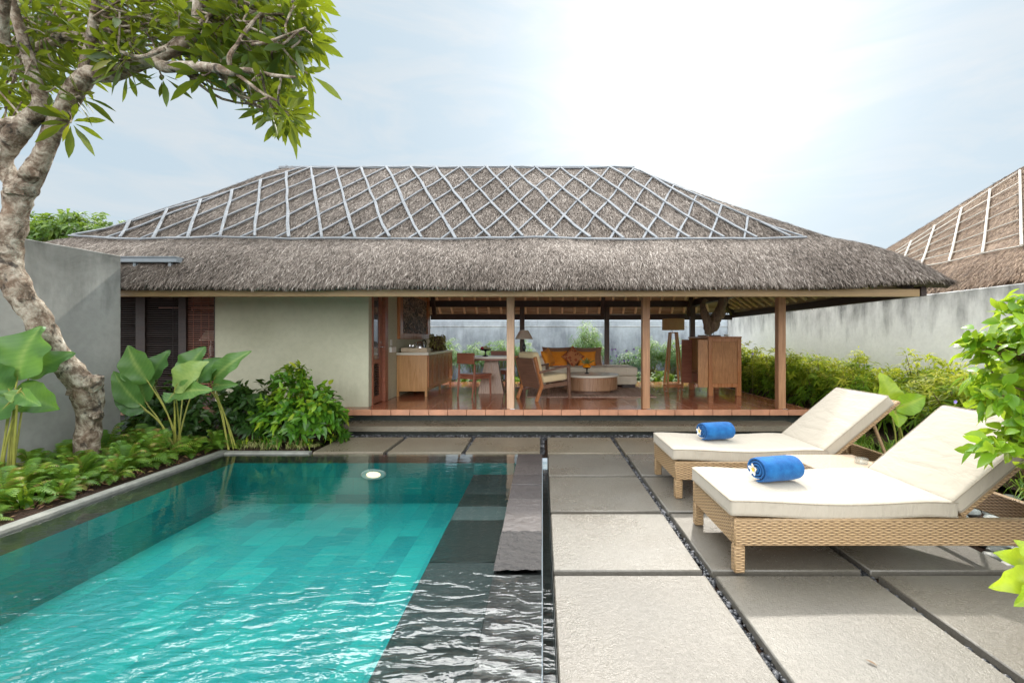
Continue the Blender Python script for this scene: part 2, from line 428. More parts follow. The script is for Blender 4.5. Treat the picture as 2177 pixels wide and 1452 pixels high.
def _tile():
    t = NT('green_pool_stone'); x, y, z = t.sep(t.wpos()); nx, ny, nz = t.sep(t.nrm())
    az = t.math('ABSOLUTE', nz)
    u = t.math('ADD', x, t.math('MULTIPLY', y, t.math('ABSOLUTE', nx))); v = t.math('ADD', t.math('MULTIPLY', y, az), t.math('MULTIPLY', z, t.math('SUBTRACT', 1.0, az)))
    wv = t.comb(t.math('ADD', t.math('MULTIPLY', v, az), t.math('MULTIPLY', u, t.math('SUBTRACT', 1.0, az))), t.math('ADD', t.math('MULTIPLY', u, az), t.math('MULTIPLY', v, t.math('SUBTRACT', 1.0, az))), 0.0)
    b = t.n('TexBrick', {'Vector': wv, 'Scale': 1.0, 'Mortar Size': 0.0022, 'Brick Width': 0.40, 'Row Height': 0.2, 'Bias': -0.1,
                         'Color1': (0.03, 0.46, 0.42, 1), 'Color2': (0.011, 0.25, 0.26, 1), 'Mortar': (0.015, 0.24, 0.25, 1)}, offset=0.5)
    n = t.noise(2.2, 5, t.wpos(), 0.6); c = t.mix(t.mapr(n, 0.3, 0.68, 0, 0.55), b.outputs['Color'], (0.015, 0.34, 0.36))
    return t.fin(t.pbr(c, 0.6, None, 0.2))
M['tile'] = _tile()
def _water():
    t = NT('pool_water'); p = t.wpos(); x, y, z = t.sep(p)
    near = t.mapr(y, 3.05, 1.9, 0.0, 1.0); mid = t.mapr(y, 5.2, 2.6, 0.07, 0.22)
    amp = t.math('ADD', mid, near)
    dx = t.math('ADD', x, 0.55); dy = t.math('SUBTRACT', y, 0.2)
    wob = t.noise(1.6, 3, p)
    rr = t.math('SQRT', t.math('ADD', t.math('MULTIPLY', dx, dx), t.math('MULTIPLY', t.math('MULTIPLY', dy, dy), 1.0)))
    rr = t.math('ADD', rr, t.math('MULTIPLY', wob, 0.35))
    w1 = t.math('SINE', t.math('MULTIPLY', rr, 58.0))
    n1 = t.noise(6.4, 2, t.scale(p, (0.75, 1.7, 1)), 0.5, 0.9); n2 = t.noise(15.0, 2, t.scale(p, (0.7, 1.6, 1)), 0.5, 0.7)
    h = t.math('ADD', t.math('ADD', t.math('MULTIPLY', n1, 1.6), t.math('MULTIPLY', n2, 0.55)), t.math('MULTIPLY', t.math('MULTIPLY', w1, near), t.math('MULTIPLY', n1, 0.40)))
    h = t.math('MULTIPLY', h, amp)
    bp = t.bump(h, 0.55, 0.019)
    fr = t.n('Fresnel', {'IOR': 1.5, 'Normal': bp}).outputs[0]
    sh = t.n('MixShader', {0: fr, 1: t.n('BsdfTransparent', {'Color': (0.91, 0.985, 0.975, 1)}).outputs[0], 2: t.n('BsdfGlossy', {'Color': (1, 1, 1, 1), 'Roughness': 0.015, 'Normal': bp}).outputs[0]}).outputs[0]
    return t.fin(sh)
M['water'] = _water()
M['pebble'] = (lambda t: t.fin(t.pbr(t.ramp(t.attr(), [(0, (0.012, 0.013, 0.015)), (0.7, (0.05, 0.053, 0.06)), (1, (0.19, 0.19, 0.20))]), 0.28, None, 0.5)))(NT('black_pebble'))
M['river'] = m_plain('grey_river_stone', (0.21, 0.23, 0.215), 0.45, 0.3, 6, 0.1)
def _soil():
    t = NT('mulch_soil'); f = t.noise(9, 6, t.wpos(), 0.7); g = t.noise(45, 4, t.wpos(), 0.7)
    c = t.ramp(t.math('ADD', t.math('MULTIPLY', f, 0.5), t.math('MULTIPLY', g, 0.5)), [(0.3, (0.018, 0.011, 0.008)), (0.55, (0.07, 0.038, 0.024)), (0.75, (0.17, 0.095, 0.06))])
    return t.fin(t.pbr(c, 0.85, t.bump(g, 0.9, 0.05), 0.3))
M['soil'] = _soil()
M['wicker'] = m_wicker('woven_rattan', (0.62, 0.43, 0.235), (0.36, 0.225, 0.11), (0.06, 0.034, 0.017))
M['wicker_pale'] = m_wicker('pale_woven_rattan', (0.72, 0.57, 0.43), (0.55, 0.41, 0.29), (0.2, 0.12, 0.07))
M['cushion'] = m_fabric('cream_canvas', (0.455, 0.405, 0.33), 0.05)
M['piping'] = m_fabric('piping_canvas', (0.33, 0.285, 0.22), 0.05)
M['towel'] = (lambda t: t.fin(t.pbr(t.ramp(t.noise(18, 3), [(0.25, (0.010, 0.07, 0.23)), (0.7, (0.02, 0.145, 0.38))]), 0.95, t.bump(t.noise(420, 2), 0.5, 0.004), 0.1, **{'Sheen Weight': 0.5, 'Sheen Tint': (0.3, 0.5, 1, 1)})))(NT('blue_terry'))
M['petal'] = m_plain('white_petal', (0.85, 0.84, 0.78), 0.5, 0.05, 8, 0)
M['yellow'] = m_plain('yellow_flower_heart', (0.85, 0.55, 0.04), 0.5, 0.1, 8, 0)
M['lilac'] = m_plain('lilac_petal', (0.35, 0.26, 0.75), 0.5, 0.1, 8, 0)
M['teak'] = m_wood('honey_teak', (0.4, 0.2, 0.075), (0.62, 0.36, 0.155), 0.33, 'z')
M['teak_red'] = m_wood('red_teak', (0.34, 0.125, 0.045), (0.55, 0.245, 0.1), 0.3, 'z')
M['mahog'] = m_wood('mahogany', (0.22, 0.075, 0.045), (0.4, 0.155, 0.09), 0.35, 'x')
M['walnut'] = m_wood('walnut', (0.14, 0.075, 0.05), (0.28, 0.16, 0.11), 0.35, 'x')
M['drum'] = m_wood('brown_veneer', (0.28, 0.15, 0.085), (0.42, 0.245, 0.145), 0.28, 'z')
M['cab'] = m_wood('ribbed_teak', (0.34, 0.145, 0.055), (0.68, 0.36, 0.16), 0.38, 'z', 2.2)
M['marble'] = m_plain('cream_stone_top', (0.78, 0.74, 0.64), 0.25, 0.06, 5, 0)
M['cream'] = m_fabric('cream_upholstery', (0.76, 0.67, 0.54), 0.06)
M['beige'] = m_fabric('beige_upholstery', (0.74, 0.60, 0.37), 0.06)
M['brown_f'] = m_fabric('brown_cushion_cloth', (0.36, 0.19, 0.115), 0.1)
M['orange_f'] = m_fabric('orange_cushion_cloth', (0.95, 0.33, 0.035), 0.12)
def _patt():
    t = NT('patterned_rust_cloth'); v = t.n('TexVoronoi', {'Vector': t.obj(), 'Scale': 14.0}, distance='MANHATTAN').outputs['Distance']
    c = t.ramp(v, [(0.35, (0.46, 0.10, 0.04)), (0.5, (0.15, 0.04, 0.03)), (0.62, (0.55, 0.22, 0.09))], 'CONSTANT')
    return t.fin(t.pbr(c, 0.8, t.bump(t.noise(20, 2), 0.2, 0.01), 0.2))
M['patt'] = _patt()
M['rug'] = (lambda t: t.fin(t.pbr(t.ramp(t.noise(1.0, 3, t.scale(t.obj(), (46, 2, 2))), [(0.35, (0.36, 0.24, 0.19)), (0.65, (0.54, 0.39, 0.32))]), 0.95, t.bump(t.noise(200, 2), 0.4, 0.005), 0.1)))(NT('striped_rug'))
M['shade'] = (lambda t: t.fin(t.n('MixShader', {0: 0.45, 1: t.pbr((0.90, 0.83, 0.74), 0.8, None, 0.2), 2: t.n('BsdfTranslucent', {'Color': (0.9, 0.8, 0.68, 1)}).outputs[0]}).outputs[0]))(NT('cream_lamp_shade'))
M['shade_tan'] = m_fabric('tan_drum_shade', (0.47, 0.31, 0.14), 0.06)
M['steel'] = (lambda t: t.fin(t.pbr((0.72, 0.72, 0.74), 0.22, None, 0.5, Metallic=1.0)))(NT('brushed_steel'))
M['flash'] = m_plain('grey_flashing', (0.20, 0.23, 0.26), 0.4, 0.1, 5, 0)
M['black'] = m_plain('black_lacquer', (0.012, 0.012, 0.014), 0.2, 0.2, 8, 0)
M['white'] = m_plain('white_plastic', (0.78, 0.77, 0.74), 0.4, 0.03, 8, 0)
M['tray'] = m_wood('pale_tray_wood', (0.55, 0.42, 0.28), (0.72, 0.60, 0.44), 0.45, 'y')
M['glass'] = (lambda t: t.fin(t.n('MixShader', {0: 0.3, 1: t.n('BsdfTransparent', {'Color': (0.9, 0.93, 0.93, 1)}).outputs[0], 2: t.n('BsdfGlossy', {'Color': (0.9, 0.93, 0.95, 1), 'Roughness': 0.03}).outputs[0]}).outputs[0]))(NT('clear_glass'))
M['pane'] = (lambda t: t.fin(t.n('MixShader', {0: 0.35, 1: t.pbr((0.10, 0.11, 0.12), 0.2), 2: t.n('BsdfGlossy', {'Color': (0.7, 0.73, 0.78, 1), 'Roughness': 0.04}).outputs[0]}).outputs[0]))(NT('door_pane'))
M['orange_glass'] = m_plain('orange_glass', (0.85, 0.28, 0.01), 0.1, 0.1, 8, 0)
M['carved'] = (lambda t: t.fin(t.pbr(t.ramp(t.noise(11, 5, t.scale(t.obj(), (1, 0.42, 0.95)), 0.6, 1.8), [(0.38, (0.03, 0.018, 0.013)), (0.5, (0.15, 0.09, 0.063)), (0.63, (0.50, 0.35, 0.24))]), 0.5, t.bump(t.noise(11, 5, t.scale(t.obj(), (1, 0.42, 0.95)), 0.6, 1.8), 1.0, 0.08), 0.5)))(NT('carved_relief'))
M['drift'] = m_wood('driftwood', (0.1, 0.066, 0.045), (0.34, 0.24, 0.16), 0.7, 'z', 1.3)
M['fruit_red'] = m_plain('red_fruit', (0.45, 0.02, 0.05), 0.35, 0.3, 12, 0)
M['fruit_green'] = m_plain('green_fruit', (0.40, 0.42, 0.22), 0.4, 0.2, 12, 0)
M['bark'] = None
def _bark():
    t = NT('frangipani_bark'); p = t.wpos(); f = t.noise(9, 6, p, 0.7, 0.4); g = t.noise(3.2, 4, p, 0.6, 0.5); h = t.noise(38, 4, p, 0.7)
    c = t.ramp(f, [(0.30, (0.035, 0.028, 0.022)), (0.44, (0.17, 0.125, 0.09)), (0.55, (0.40, 0.34, 0.27)), (0.68, (0.66, 0.60, 0.51))])
    c = t.mix(t.mapr(g, 0.52, 0.7, 0, 0.5), c, (0.27, 0.175, 0.12))
    c = t.mix(t.mapr(t.noise(5.5, 4, p, 0.65, 0.8), 0.58, 0.66, 0, 0.8), c, (0.03, 0.027, 0.025))
    return t.fin(t.pbr(c, 0.85, t.bump(t.math('ADD', f, t.math('MULTIPLY', h, 0.4)), 1.0, 0.03), 0.2))
M['bark'] = _bark()
M['stem'] = m_plain('woody_stem', (0.16, 0.10, 0.055), 0.7, 0.3, 12, 0.2)
M['green_stem'] = m_plain('green_stalk', (0.26, 0.26, 0.05), 0.45, 0.25, 10, 0)
M['lf_tree'] = m_leaf('frangipani_leaf', [(0.0, (0.02, 0.048, 0.010)), (0.5, (0.05, 0.10, 0.014)), (0.8, (0.14, 0.20, 0.02)), (1.0, (0.30, 0.28, 0.03))], 0.34, 0.42, (0.46, 0.54, 0.02))
M['lf_cal'] = m_leaf('paddle_leaf', [(0.0, (0.055, 0.145, 0.04)), (0.5, (0.12, 0.25, 0.06)), (1.0, (0.33, 0.44, 0.13))], 0.34, 0.35, (0.28, 0.5, 0.05))
M['lf_shrub'] = m_leaf('glossy_shrub_leaf', [(0.0, (0.03, 0.11, 0.012)), (0.5, (0.085, 0.23, 0.02)), (0.8, (0.24, 0.40, 0.025)), (1.0, (0.55, 0.58, 0.05))], 0.3, 0.35, (0.36, 0.5, 0.03))
M['lf_dark'] = m_leaf('dark_shrub_leaf', [(0.0, (0.018, 0.05, 0.012)), (0.6, (0.035, 0.09, 0.018)), (1.0, (0.08, 0.15, 0.03))], 0.32, 0.25)
M['lf_fern'] = m_leaf('fern_leaf', [(0.0, (0.06, 0.15, 0.018)), (0.5, (0.125, 0.265, 0.026)), (0.9, (0.30, 0.43, 0.045)), (1.0, (0.30, 0.2, 0.07))], 0.45, 0.35)
M['lf_hedge'] = m_leaf('hedge_leaf', [(0.0, (0.03, 0.09, 0.012)), (0.4, (0.14, 0.28, 0.026)), (0.7, (0.38, 0.50, 0.04)), (1.0, (0.76, 0.74, 0.10))], 0.5, 0.5, (0.62, 0.66, 0.04), 0.2)
M['lf_bamboo'] = m_leaf('narrow_bamboo_leaf', [(0.0, (0.05, 0.14, 0.04)), (0.5, (0.12, 0.26, 0.06)), (1.0, (0.28, 0.42, 0.10))], 0.4, 0.35, (0.3, 0.5, 0.06))
M['lf_blue'] = m_leaf('blue_green_leaf', [(0.0, (0.035, 0.10, 0.065)), (0.6, (0.07, 0.17, 0.10)), (1.0, (0.14, 0.25, 0.12))], 0.45, 0.25, (0.12, 0.3, 0.08))
M['lf_var'] = m_leaf('variegated_grass', [(0.0, (0.10, 0.15, 0.03)), (0.5, (0.28, 0.28, 0.09)), (1.0, (0.55, 0.50, 0.26))], 0.45, 0.3)
M['lf_bright'] = m_leaf('sunny_shrub_leaf', [(0.0, (0.07, 0.20, 0.015)), (0.5, (0.19, 0.40, 0.025)), (1.0, (0.50, 0.64, 0.05))], 0.28, 0.48, (0.62, 0.74, 0.04))
M['lf_far'] = m_leaf('far_tree_leaf', [(0.0, (0.03, 0.085, 0.012)), (0.6, (0.085, 0.17, 0.022)), (1.0, (0.20, 0.30, 0.04))], 0.4, 0.35)

# ------------------------------------------------------------------ setting: ground, soil, slabs, pool
g = MB(); PX0, PX1, PY0, PY1 = -4.03, 0.066, -1.2, 5.62
for (x0, x1, y0, y1) in ((-70, PX0, -70, 90), (PX1, 70, -70, 90), (PX0, PX1, -70, PY0), (PX0, PX1, PY1, 90)):
    g.add([(x0, y0, -0.062), (x1, y0, -0.062), (x1, y1, -0.062), (x0, y1, -0.062)], [(0, 1, 2, 3)])
struct('ground', g, M['soil'], smooth=False)
def bumpy(amp, base, fr=2.5, seed=0):
    def f(X, Y):
        Z = np.zeros_like(X)
        for i in range(X.shape[0]):
            for j in range(X.shape[1]):
                v = Vector((X[i, j] * fr, Y[i, j] * fr, seed)); Z[i, j] = base + amp * (mnoise.noise(v) + 0.5 * mnoise.noise(v * 3.1))
        return Z
    return f
b = MB(); b.grid(np.arange(-5.95, -4.02, 0.05), np.arange(-1.0, 6.0, 0.06), bumpy(0.03, 0.005)); b.grid(np.arange(-5.95, -3.0, 0.06), np.arange(5.72, 7.3, 0.06), bumpy(0.03, 0.005))
struct('planting_soil', b, M['soil'])
b = MB(); b.grid(np.arange(4.35, 6.25, 0.08), np.arange(3.0, 15.2, 0.1), bumpy(0.03, 0.03)); b.grid(np.arange(-7.5, 4.30, 0.1), np.arange(12.0, 15.2, 0.1), bumpy(0.03, 0.08))
struct('garden_soil', b, M['soil'])

SX = [(0.068, 0.972), (1.028, 1.940), (1.995, 2.90)]
SY = [(6.52, 5.625), (5.565, 4.70), (4.645, 3.72), (3.665, 2.765), (2.705, 1.815), (1.76, 0.87), (0.815, -0.1)]
coln = ['beside the pool channel', 'in the middle row', 'in the row nearest the shrubs']
rown = ['at the foot of the step', 'second from the step', 'third from the step', 'fourth from the step', 'large in the front of the view', 'cut by the front edge of the view', 'behind']
def slab(x0, x1, y0, y1, label, mat):
    z = random.uniform(-0.002, 0.002); m = MB()
    m.box((x0, y1, -0.058), (x1, y0, z), 0.007)
    return tag(mk('paving_slab', m, mat), label, 'paving slab', 'stone slabs of the terrace')
for ci, (x0, x1) in enumerate(SX):
    for ri, (y0, y1) in enumerate(SY[:6]):
        if ci == 2 and ri < 3 and x0 * F / y0 < 0: continue
        slab(x0, x1, y0, y1, 'wet %s stone slab %s, %s' % ('brownish' if ri < 2 else 'grey', coln[ci], rown[ri]), M['slab_green'] if ri == 0 else M['slab'])
for k, (x0, x1) in enumerate(((-0.955, -0.03), (-1.93, -1.01), (-2.86, -1.985))):
    slab(x0, x1, 6.52, 5.66, 'wet olive stone slab behind the pool, %s' % ('next to the channel end', 'the middle one of three', 'touching the leafy shrub')[k], M['slab_green'])

# pebbles in the joints
def sphere_t(n=7, m=4):
    V = []; 
    for i in range(m + 1):
        a = PI * i / m
        for k in range(n): V.append((math.sin(a) * math.cos(2 * PI * k / n), math.sin(a) * math.sin(2 * PI * k / n), math.cos(a)))
    q = [(i * n + k, (i + 1) * n + k, (i + 1) * n + (k + 1) % n, i * n + (k + 1) % n) for i in range(m) for k in range(n)]
    return np.array(V), np.array(q)
SV, SQ = sphere_t()
def pebbles(mb, x0, x1, y0, y1, dens, size, z0):
    N = max(1, int((x1 - x0) * (y1 - y0) * dens))
    P = np.stack([RNG.uniform(x0, x1, N), RNG.uniform(y0, y1, N), z0 + RNG.uniform(0, 0.016, N)], -1)
    r = size * RNG.uniform(0.55, 1.25, (N, 1)); a = RNG.uniform(0, PI, N)
    sc = np.concatenate([r, r * RNG.uniform(0.6, 0.85, (N, 1)), r * RNG.uniform(0.4, 0.6, (N, 1))], 1)
    V = SV[None] * sc[:, None]; c, s_ = np.cos(a)[:, None], np.sin(a)[:, None]
    X = V[..., 0] * c - V[..., 1] * s_; Y = V[..., 0] * s_ + V[..., 1] * c
    V = np.stack([X, Y, V[..., 2]], -1) + P[:, None]
    q = (SQ[None] + (np.arange(N) * len(SV))[:, None, None]).reshape(-1, 4)
    mb.add(V.reshape(-1, 3), q, np.repeat(RNG.random(N), len(SV)))
pb = MB()
for x in (1.0, 1.968): pebbles(pb, x - 0.03, x + 0.03, 0.9, 6.55, 2600, 0.019, -0.055)
for y in (5.595, 4.672, 3.692, 2.735, 1.79): pebbles(pb, 0.07, 2.92, y - 0.028, y + 0.028, 1800, 0.017, -0.058)
for x in (-0.005, -0.983, -1.96): pebbles(pb, x - 0.03, x + 0.03, 5.66, 6.55, 2600, 0.019, -0.055)
pebbles(pb, -3.0, 4.2, 6.53, 6.86, 1900, 0.021, -0.052)
tag(mk('pebbles', pb, M['pebble'], sharp=0), 'black pebbles filling the joints between the paving slabs', 'pebbles', kind='stuff')

# pool
pool = thing('swimming_pool', 'green stone swimming pool with dark stone rim and sunken bench', 'pool', (-1.95, 2.2, 0))
b = MB(); x0, x1, y0, y1, zb, zt = -3.6, -0.3, -1.0, 5.29, -0.50, -0.035
for q in ([(x0, y0, zb), (x1, y0, zb), (x1, y1, zb), (x0, y1, zb)], [(x0, y1, zb), (x1, y1, zb), (x1, y1, zt), (x0, y1, zt)],
          [(x0, y0, zb), (x0, y1, zb), (x0, y1, zt), (x0, y0, zt)], [(x1, y1, zb), (x1, y0, zb), (x1, y0, zt), (x1, y1, zt)], [(x1, y0, zb), (x0, y0, zb), (x0, y0, zt), (x1, y0, zt)]):
    b.add(q, [(0, 1, 2, 3)])
mk('basin', b, M['tile'], pool, smooth=False)
ys = [5.286, 4.62, 4.28, 3.95, 3.2, 2.4, 1.6, 0.8, -0.98]
for i in range(len(ys) - 1):
    b = MB(); b.box((-0.80, ys[i + 1] + 0.002, -0.49), (-0.303, ys[i] - 0.002, -0.165 + 0.002 * (i % 2)), 0.006)
    o = mk('bench_stone', b, (M['bench'], M['edge_dark'], M['bench2'], M['edge_dark'])[i % 4], pool)
cy = [5.60, 5.13, 4.75, 4.42, 4.02, 3.33, 2.76, 2.1, 1.3, 0.4, -0.6, -1.1]
for i in range(len(cy) - 1):
    rough = (i == 5)
    b = MB()
    if rough:
        xs = np.linspace(-0.298, -0.004, 22); yy = np.linspace(cy[i + 1] + 0.003, cy[i] - 0.003, 40)
        b.grid(xs, yy, bumpy(0.010, 0.002, 16)); b.box((-0.298, cy[i + 1] + 0.003, -0.12), (-0.004, cy[i] - 0.003, -0.03), 0.004)
    else: b.box((-0.299, cy[i + 1] + 0.0015, -0.12), (-0.003, cy[i] - 0.0015, (-0.007 if i < 6 else -0.022) + 0.002 * ((i * 7) % 3)), 0.004)
    o = mk('coping_stone', b, M['lava'] if rough else (M['coping'], M['coping2'], M['coping'])[i % 3], pool)
    if rough: o['label'] = 'rough pitted black lava stone in the coping'
b = MB(); b.box((-3.93, 5.292, -0.12), (-0.302, 5.60, -0.034), 0.004); b.box((-3.93, -1.0, -0.12), (-3.602, 5.289, -0.034), 0.004)
mk('rim', b, M['edge_dark'], pool)
b = MB(); b.box((-4.03, -1.1, -0.14), (-3.932, 5.70, 0.018), 0.008); b.box((-3.93, 5.604, -0.14), (-2.88, 5.70, 0.010), 0.006)
mk('kerb', b, M['kerb'], pool)
b = MB(); b.box((0.0015, -1.1, -0.20), (0.004, 5.62, -0.015), 0.001); b.box((0.061, -1.1, -0.20), (0.064, 5.62, -0.01), 0.001); b.box((0.004, -1.1, -0.21), (0.061, 5.62, -0.20), 0.001)
mk('overflow_channel', b, M['edge_dark'], pool)
b = MB(); b.grid(np.linspace(-3.93, -0.001, 12), np.linspace(-1.0, 5.602, 20), -0.012)
struct('pool_water', b, M['water'])
b = MB(); b.grid(np.linspace(0.005, 0.060, 3), np.linspace(-1.0, 5.6, 20), -0.10)
struct('channel_water', b, M['water'])
# pool lamp on the end wall
LP = Vector((-1.96, 5.25, -0.165))
pl = thing('pool_light', 'round white underwater lamp glowing on the pool end wall', 'pool light', LP)
Ml = MT(LP.x, 5.287, LP.z) @ Matrix.Diagonal((1, 1, 0.42, 1)) @ MR(90, 'X')
b = MB(); b.lathe([(0.082, -0.002), (0.145, -0.002), (0.145, 0.008), (0.13, 0.022), (0.095, 0.022), (0.082, 0.01), (0.082, -0.002)], n=40, M=Ml)
mk('rim', b, M['white'], pl)
b = MB(); b.lathe([(0.0005, 0.016), (0.05, 0.014), (0.0815, 0.006)], n=32, M=Ml)
t = NT('lit_lamp_lens'); mk('lens', b, t.fin(t.n('Emission', {'Color': (1.0, 0.80, 0.50, 1), 'Strength': 1.3}).outputs[0]), pl)

# step
b = MB(); b.box((-3.05, 6.84, 0.012), (3.92, 7.34, 0.098), 0.008)
st = thing('stone_step', 'long wet grey stone step in front of the tiled platform', 'step', (0.4, 7.1, 0)); mk('tread', b, M['slab_green'], st)
b = MB(); b.box((-3.0, 6.93, -0.06), (3.86, 7.34, 0.010), 0.004); mk('plinth', b, M['dark_riser'], st)
for x in (-1.45, 0.1, 2.0): pass

# ------------------------------------------------------------------ thatched roofs (height field)
class Roof:
    def __init__(s, XL, XR, YF, YB, ze, runs, rise, k=0.35, lift=0.10, bulge=0.07):
        s.XL, s.XR, s.YF, s.YB, s.ze = XL, XR, YF, YB, ze; s.runs = runs; s.rise = rise; s.k = k; s.lift = lift; s.bulge = bulge
    def d(s, x, y):
        l, r, f, b = s.runs
        fb = np.minimum((y - s.YF) / f, (s.YB - y) / b); lr = np.minimum((x - s.XL) / l, (s.XR - x) / r)
        h = np.clip(0.5 + 0.5 * (lr - fb) / (s.k / 3), 0, 1)
        return lr * (1 - h) + fb * h - (s.k / 3) * h * (1 - h)
    def corner(s, x, y):
        c = 0
        for cx in (s.XL, s.XR):
            for cy in (s.YF, s.YB): c = c + np.exp(-((x - cx) ** 2 + (y - cy) ** 2) / 1.6)
        return c * s.lift
    def top(s, x, y):
        d = s.d(x, y)
        e = np.clip(d / 0.05, 0, 1)
        z = s.ze + s.rise * d + s.bulge * np.sin(np.clip(d / 0.26, 0, 1) * PI) + 0.05 * np.sqrt(e) + s.corner(x, y)
        return z + 0.018 * np.sin(x * 2.1 + 1.3 * np.sin(y * 1.7)) * np.sin(y * 2.6 + x * 0.6)
    def low(s, x, y):
        d = s.d(x, y); return s.ze - 0.09 + s.rise * np.maximum(d - 0.035, 0) + s.corner(x, y) * 0.9
    def surface(s, mb, step=0.075):
        xs = np.linspace(s.XL, s.XR, int((s.XR - s.XL) / step)); ys = np.linspace(s.YF, s.YB, int((s.YB - s.YF) / step))
        mb.grid(xs, ys, lambda X, Y: s.top(X, Y), 0.18)
        def ring(o): return [(x, s.YF + o) for x in np.linspace(s.XL + o, s.XR - o, 150)] + [(s.XR - o, y) for y in np.linspace(s.YF + o, s.YB - o, 80)][1:] + \
            [(x, s.YB - o) for x in np.linspace(s.XR - o, s.XL + o, 150)][1:] + [(s.XL + o, y) for y in np.linspace(s.YB - o, s.YF + o, 80)][1:]
        A = np.array(ring(0.0)); B = np.array(ring(0.05)); C = np.array(ring(0.16)); n = len(A)
        V = np.concatenate([np.c_[A, s.top(A[:, 0], A[:, 1])], np.c_[B, s.top(A[:, 0], A[:, 1]) - 0.07], np.c_[C, s.low(C[:, 0], C[:, 1])]])
        q = [(j * n + i, (j + 1) * n + i, (j + 1) * n + i + 1, j * n + i + 1) for j in (0, 1) for i in range(n - 1)]
        return V, q, xs, ys
    def blades(s, mb, N, xr, yr, L=(0.10, 0.24), w=0.008, fringe=0, keep=None):
        x = RNG.uniform(*xr, N); y = RNG.uniform(*yr, N)
        if keep is not None: m = keep(x, y); x, y = x[m], y[m]
        if fringe:
            pass
        s._strands(mb, x, y, L, w, 0.06)
    def _strands(s, mb, x, y, L, w, liftk, down=0.0):
        N = len(x); e = 0.02
        z = s.top(x, y); gx = (s.d(x + e, y) - s.d(x - e, y)) / (2 * e) * s.rise; gy = (s.d(x, y + e) - s.d(x, y - e)) / (2 * e) * s.rise
        gl = np.sqrt(gx * gx + gy * gy) + 1e-6
        a = RNG.normal(0, 0.33, N); hx, hy = -gx / gl, -gy / gl
        dx = hx * np.cos(a) - hy * np.sin(a); dy = hx * np.sin(a) + hy * np.cos(a)
        dz = -gl * np.cos(a) + RNG.normal(0.05, 0.09, N) - down
        D = np.stack([dx, dy, dz], -1); D /= np.linalg.norm(D, axis=1, keepdims=True)
        nrm = np.stack([-gx, -gy, np.ones(N)], -1); nrm /= np.linalg.norm(nrm, axis=1, keepdims=True)
        S = np.cross(D, nrm); S /= np.linalg.norm(S, axis=1, keepdims=True)
        B = np.stack([x, y, z], -1) + nrm * RNG.uniform(0.0, 0.02, (N, 1)); Ln = RNG.uniform(*L, (N, 1)); ww = w * RNG.uniform(0.5, 1.3, (N, 1))
        mid = B + D * Ln * 0.6 + nrm * Ln * liftk
        tip = B + D * Ln; tip[:, 2] -= Ln[:, 0] * 0.05
        V = np.stack([B - S * ww, B + S * ww, mid + S * ww * 0.9, mid - S * ww * 0.9, tip], 1)
        o = (np.arange(N) * 5)[:, None]
        q = np.array([[0, 1, 2, 3]]) + o; t = np.array([[3, 2, 4]]) + o
        rn = np.clip(RNG.normal(0.5, 0.3, N), 0, 1)
        mb.c.append((V.reshape(-1, 3), [q, t], np.repeat(rn, 5)))

roof = Roof(-7.75, 5.35, 5.9, 12.4, 2.115, (2.49, 3.53, 3.25, 3.25), 2.71)
pav = thing('thatched_pavilion', 'open thatched pavilion with timber posts, tiled platform and sage plaster room', 'pavilion', (0, 9.1, 0))
tb = MB(); V, q, xs, ys = roof.surface(tb)
tb.add(V, q, 0.12)
# two courses: thicker lower band below the lattice
roof.blades(tb, 290000, (-7.75, 5.35), (5.9, 9.04), (0.07, 0.17), 0.0036)
roof.blades(tb, 90000, (-7.75, 5.35), (5.9, 6.75), (0.06, 0.14), 0.0036)
roof.blades(tb, 12000, (1.8, 5.35), (9.1, 12.4)); roof.blades(tb, 6000, (-7.75, -5), (9.1, 12.4))
def fringe(r, mb, N, x0, x1, y0, y1, L=(0.05, 0.15), down=0.9):
    t = RNG.random(N); x = x0 + (x1 - x0) * t; y = y0 + (y1 - y0) * t
    cx, cy = (r.XL + r.XR) / 2, (r.YF + r.YB) / 2
    inx = (abs(y1 - y0) > 1e-3) * np.sign(cx - x); iny = (abs(x1 - x0) > 1e-3) * np.sign(cy - y)
    o = RNG.uniform(0.005, 0.10, N)
    r._strands(mb, x + inx * o, y + iny * o, L, 0.006, 0.0, down)
fringe(roof, tb, 17000, -7.7, 5.35, 5.9, 5.9, (0.05, 0.145)); fringe(roof, tb, 6000, 5.35, 5.35, 5.9, 12.4); fringe(roof, tb, 5000, -7.7, 5.35, 12.4, 12.4)
# loose fringe hanging below the cut edges
def hang(r, mb, N, x0, x1, y0, y1, zoff, L=(0.03, 0.10)):
    t = RNG.random(N); B = np.stack([x0 + (x1 - x0) * t, y0 + (y1 - y0) * t, 0 * t], -1); B[:, 2] = r.low(B[:, 0], B[:, 1]) + zoff
    B[:, :2] += RNG.normal(0, 0.02, (N, 2))
    d = np.stack([RNG.normal(0, 0.4, N), RNG.normal(0, 0.4, N), -np.ones(N)], -1)
    mb.leaves(B, d, np.tile([0.1, 1, 0.05], (N, 1)), RNG.uniform(*L, N), 0.009, 0.0, 3, 0.0, rnd=RNG.uniform(0.2, 0.8, N))
hang(roof, tb, 3200, -7.6, 5.2, 5.93, 5.93, 0.07, (0.02, 0.07)); hang(roof, tb, 2500, -3.0, 5.2, 12.3, 12.3, 0.04); hang(roof, tb, 1800, 5.26, 5.26, 6.0, 12.3, 0.04)
mk('thatch', tb, M['thatch'], pav, sharp=0)
lb = MB(); xs = np.linspace(roof.XL + 0.16, roof.XR - 0.16, 120); ys = np.linspace(roof.YF + 0.16, roof.YB - 0.16, 64)
lb.grid(xs, ys, lambda X, Y: roof.low(X, Y)); mk('ceiling', lb, M['lining'], pav)
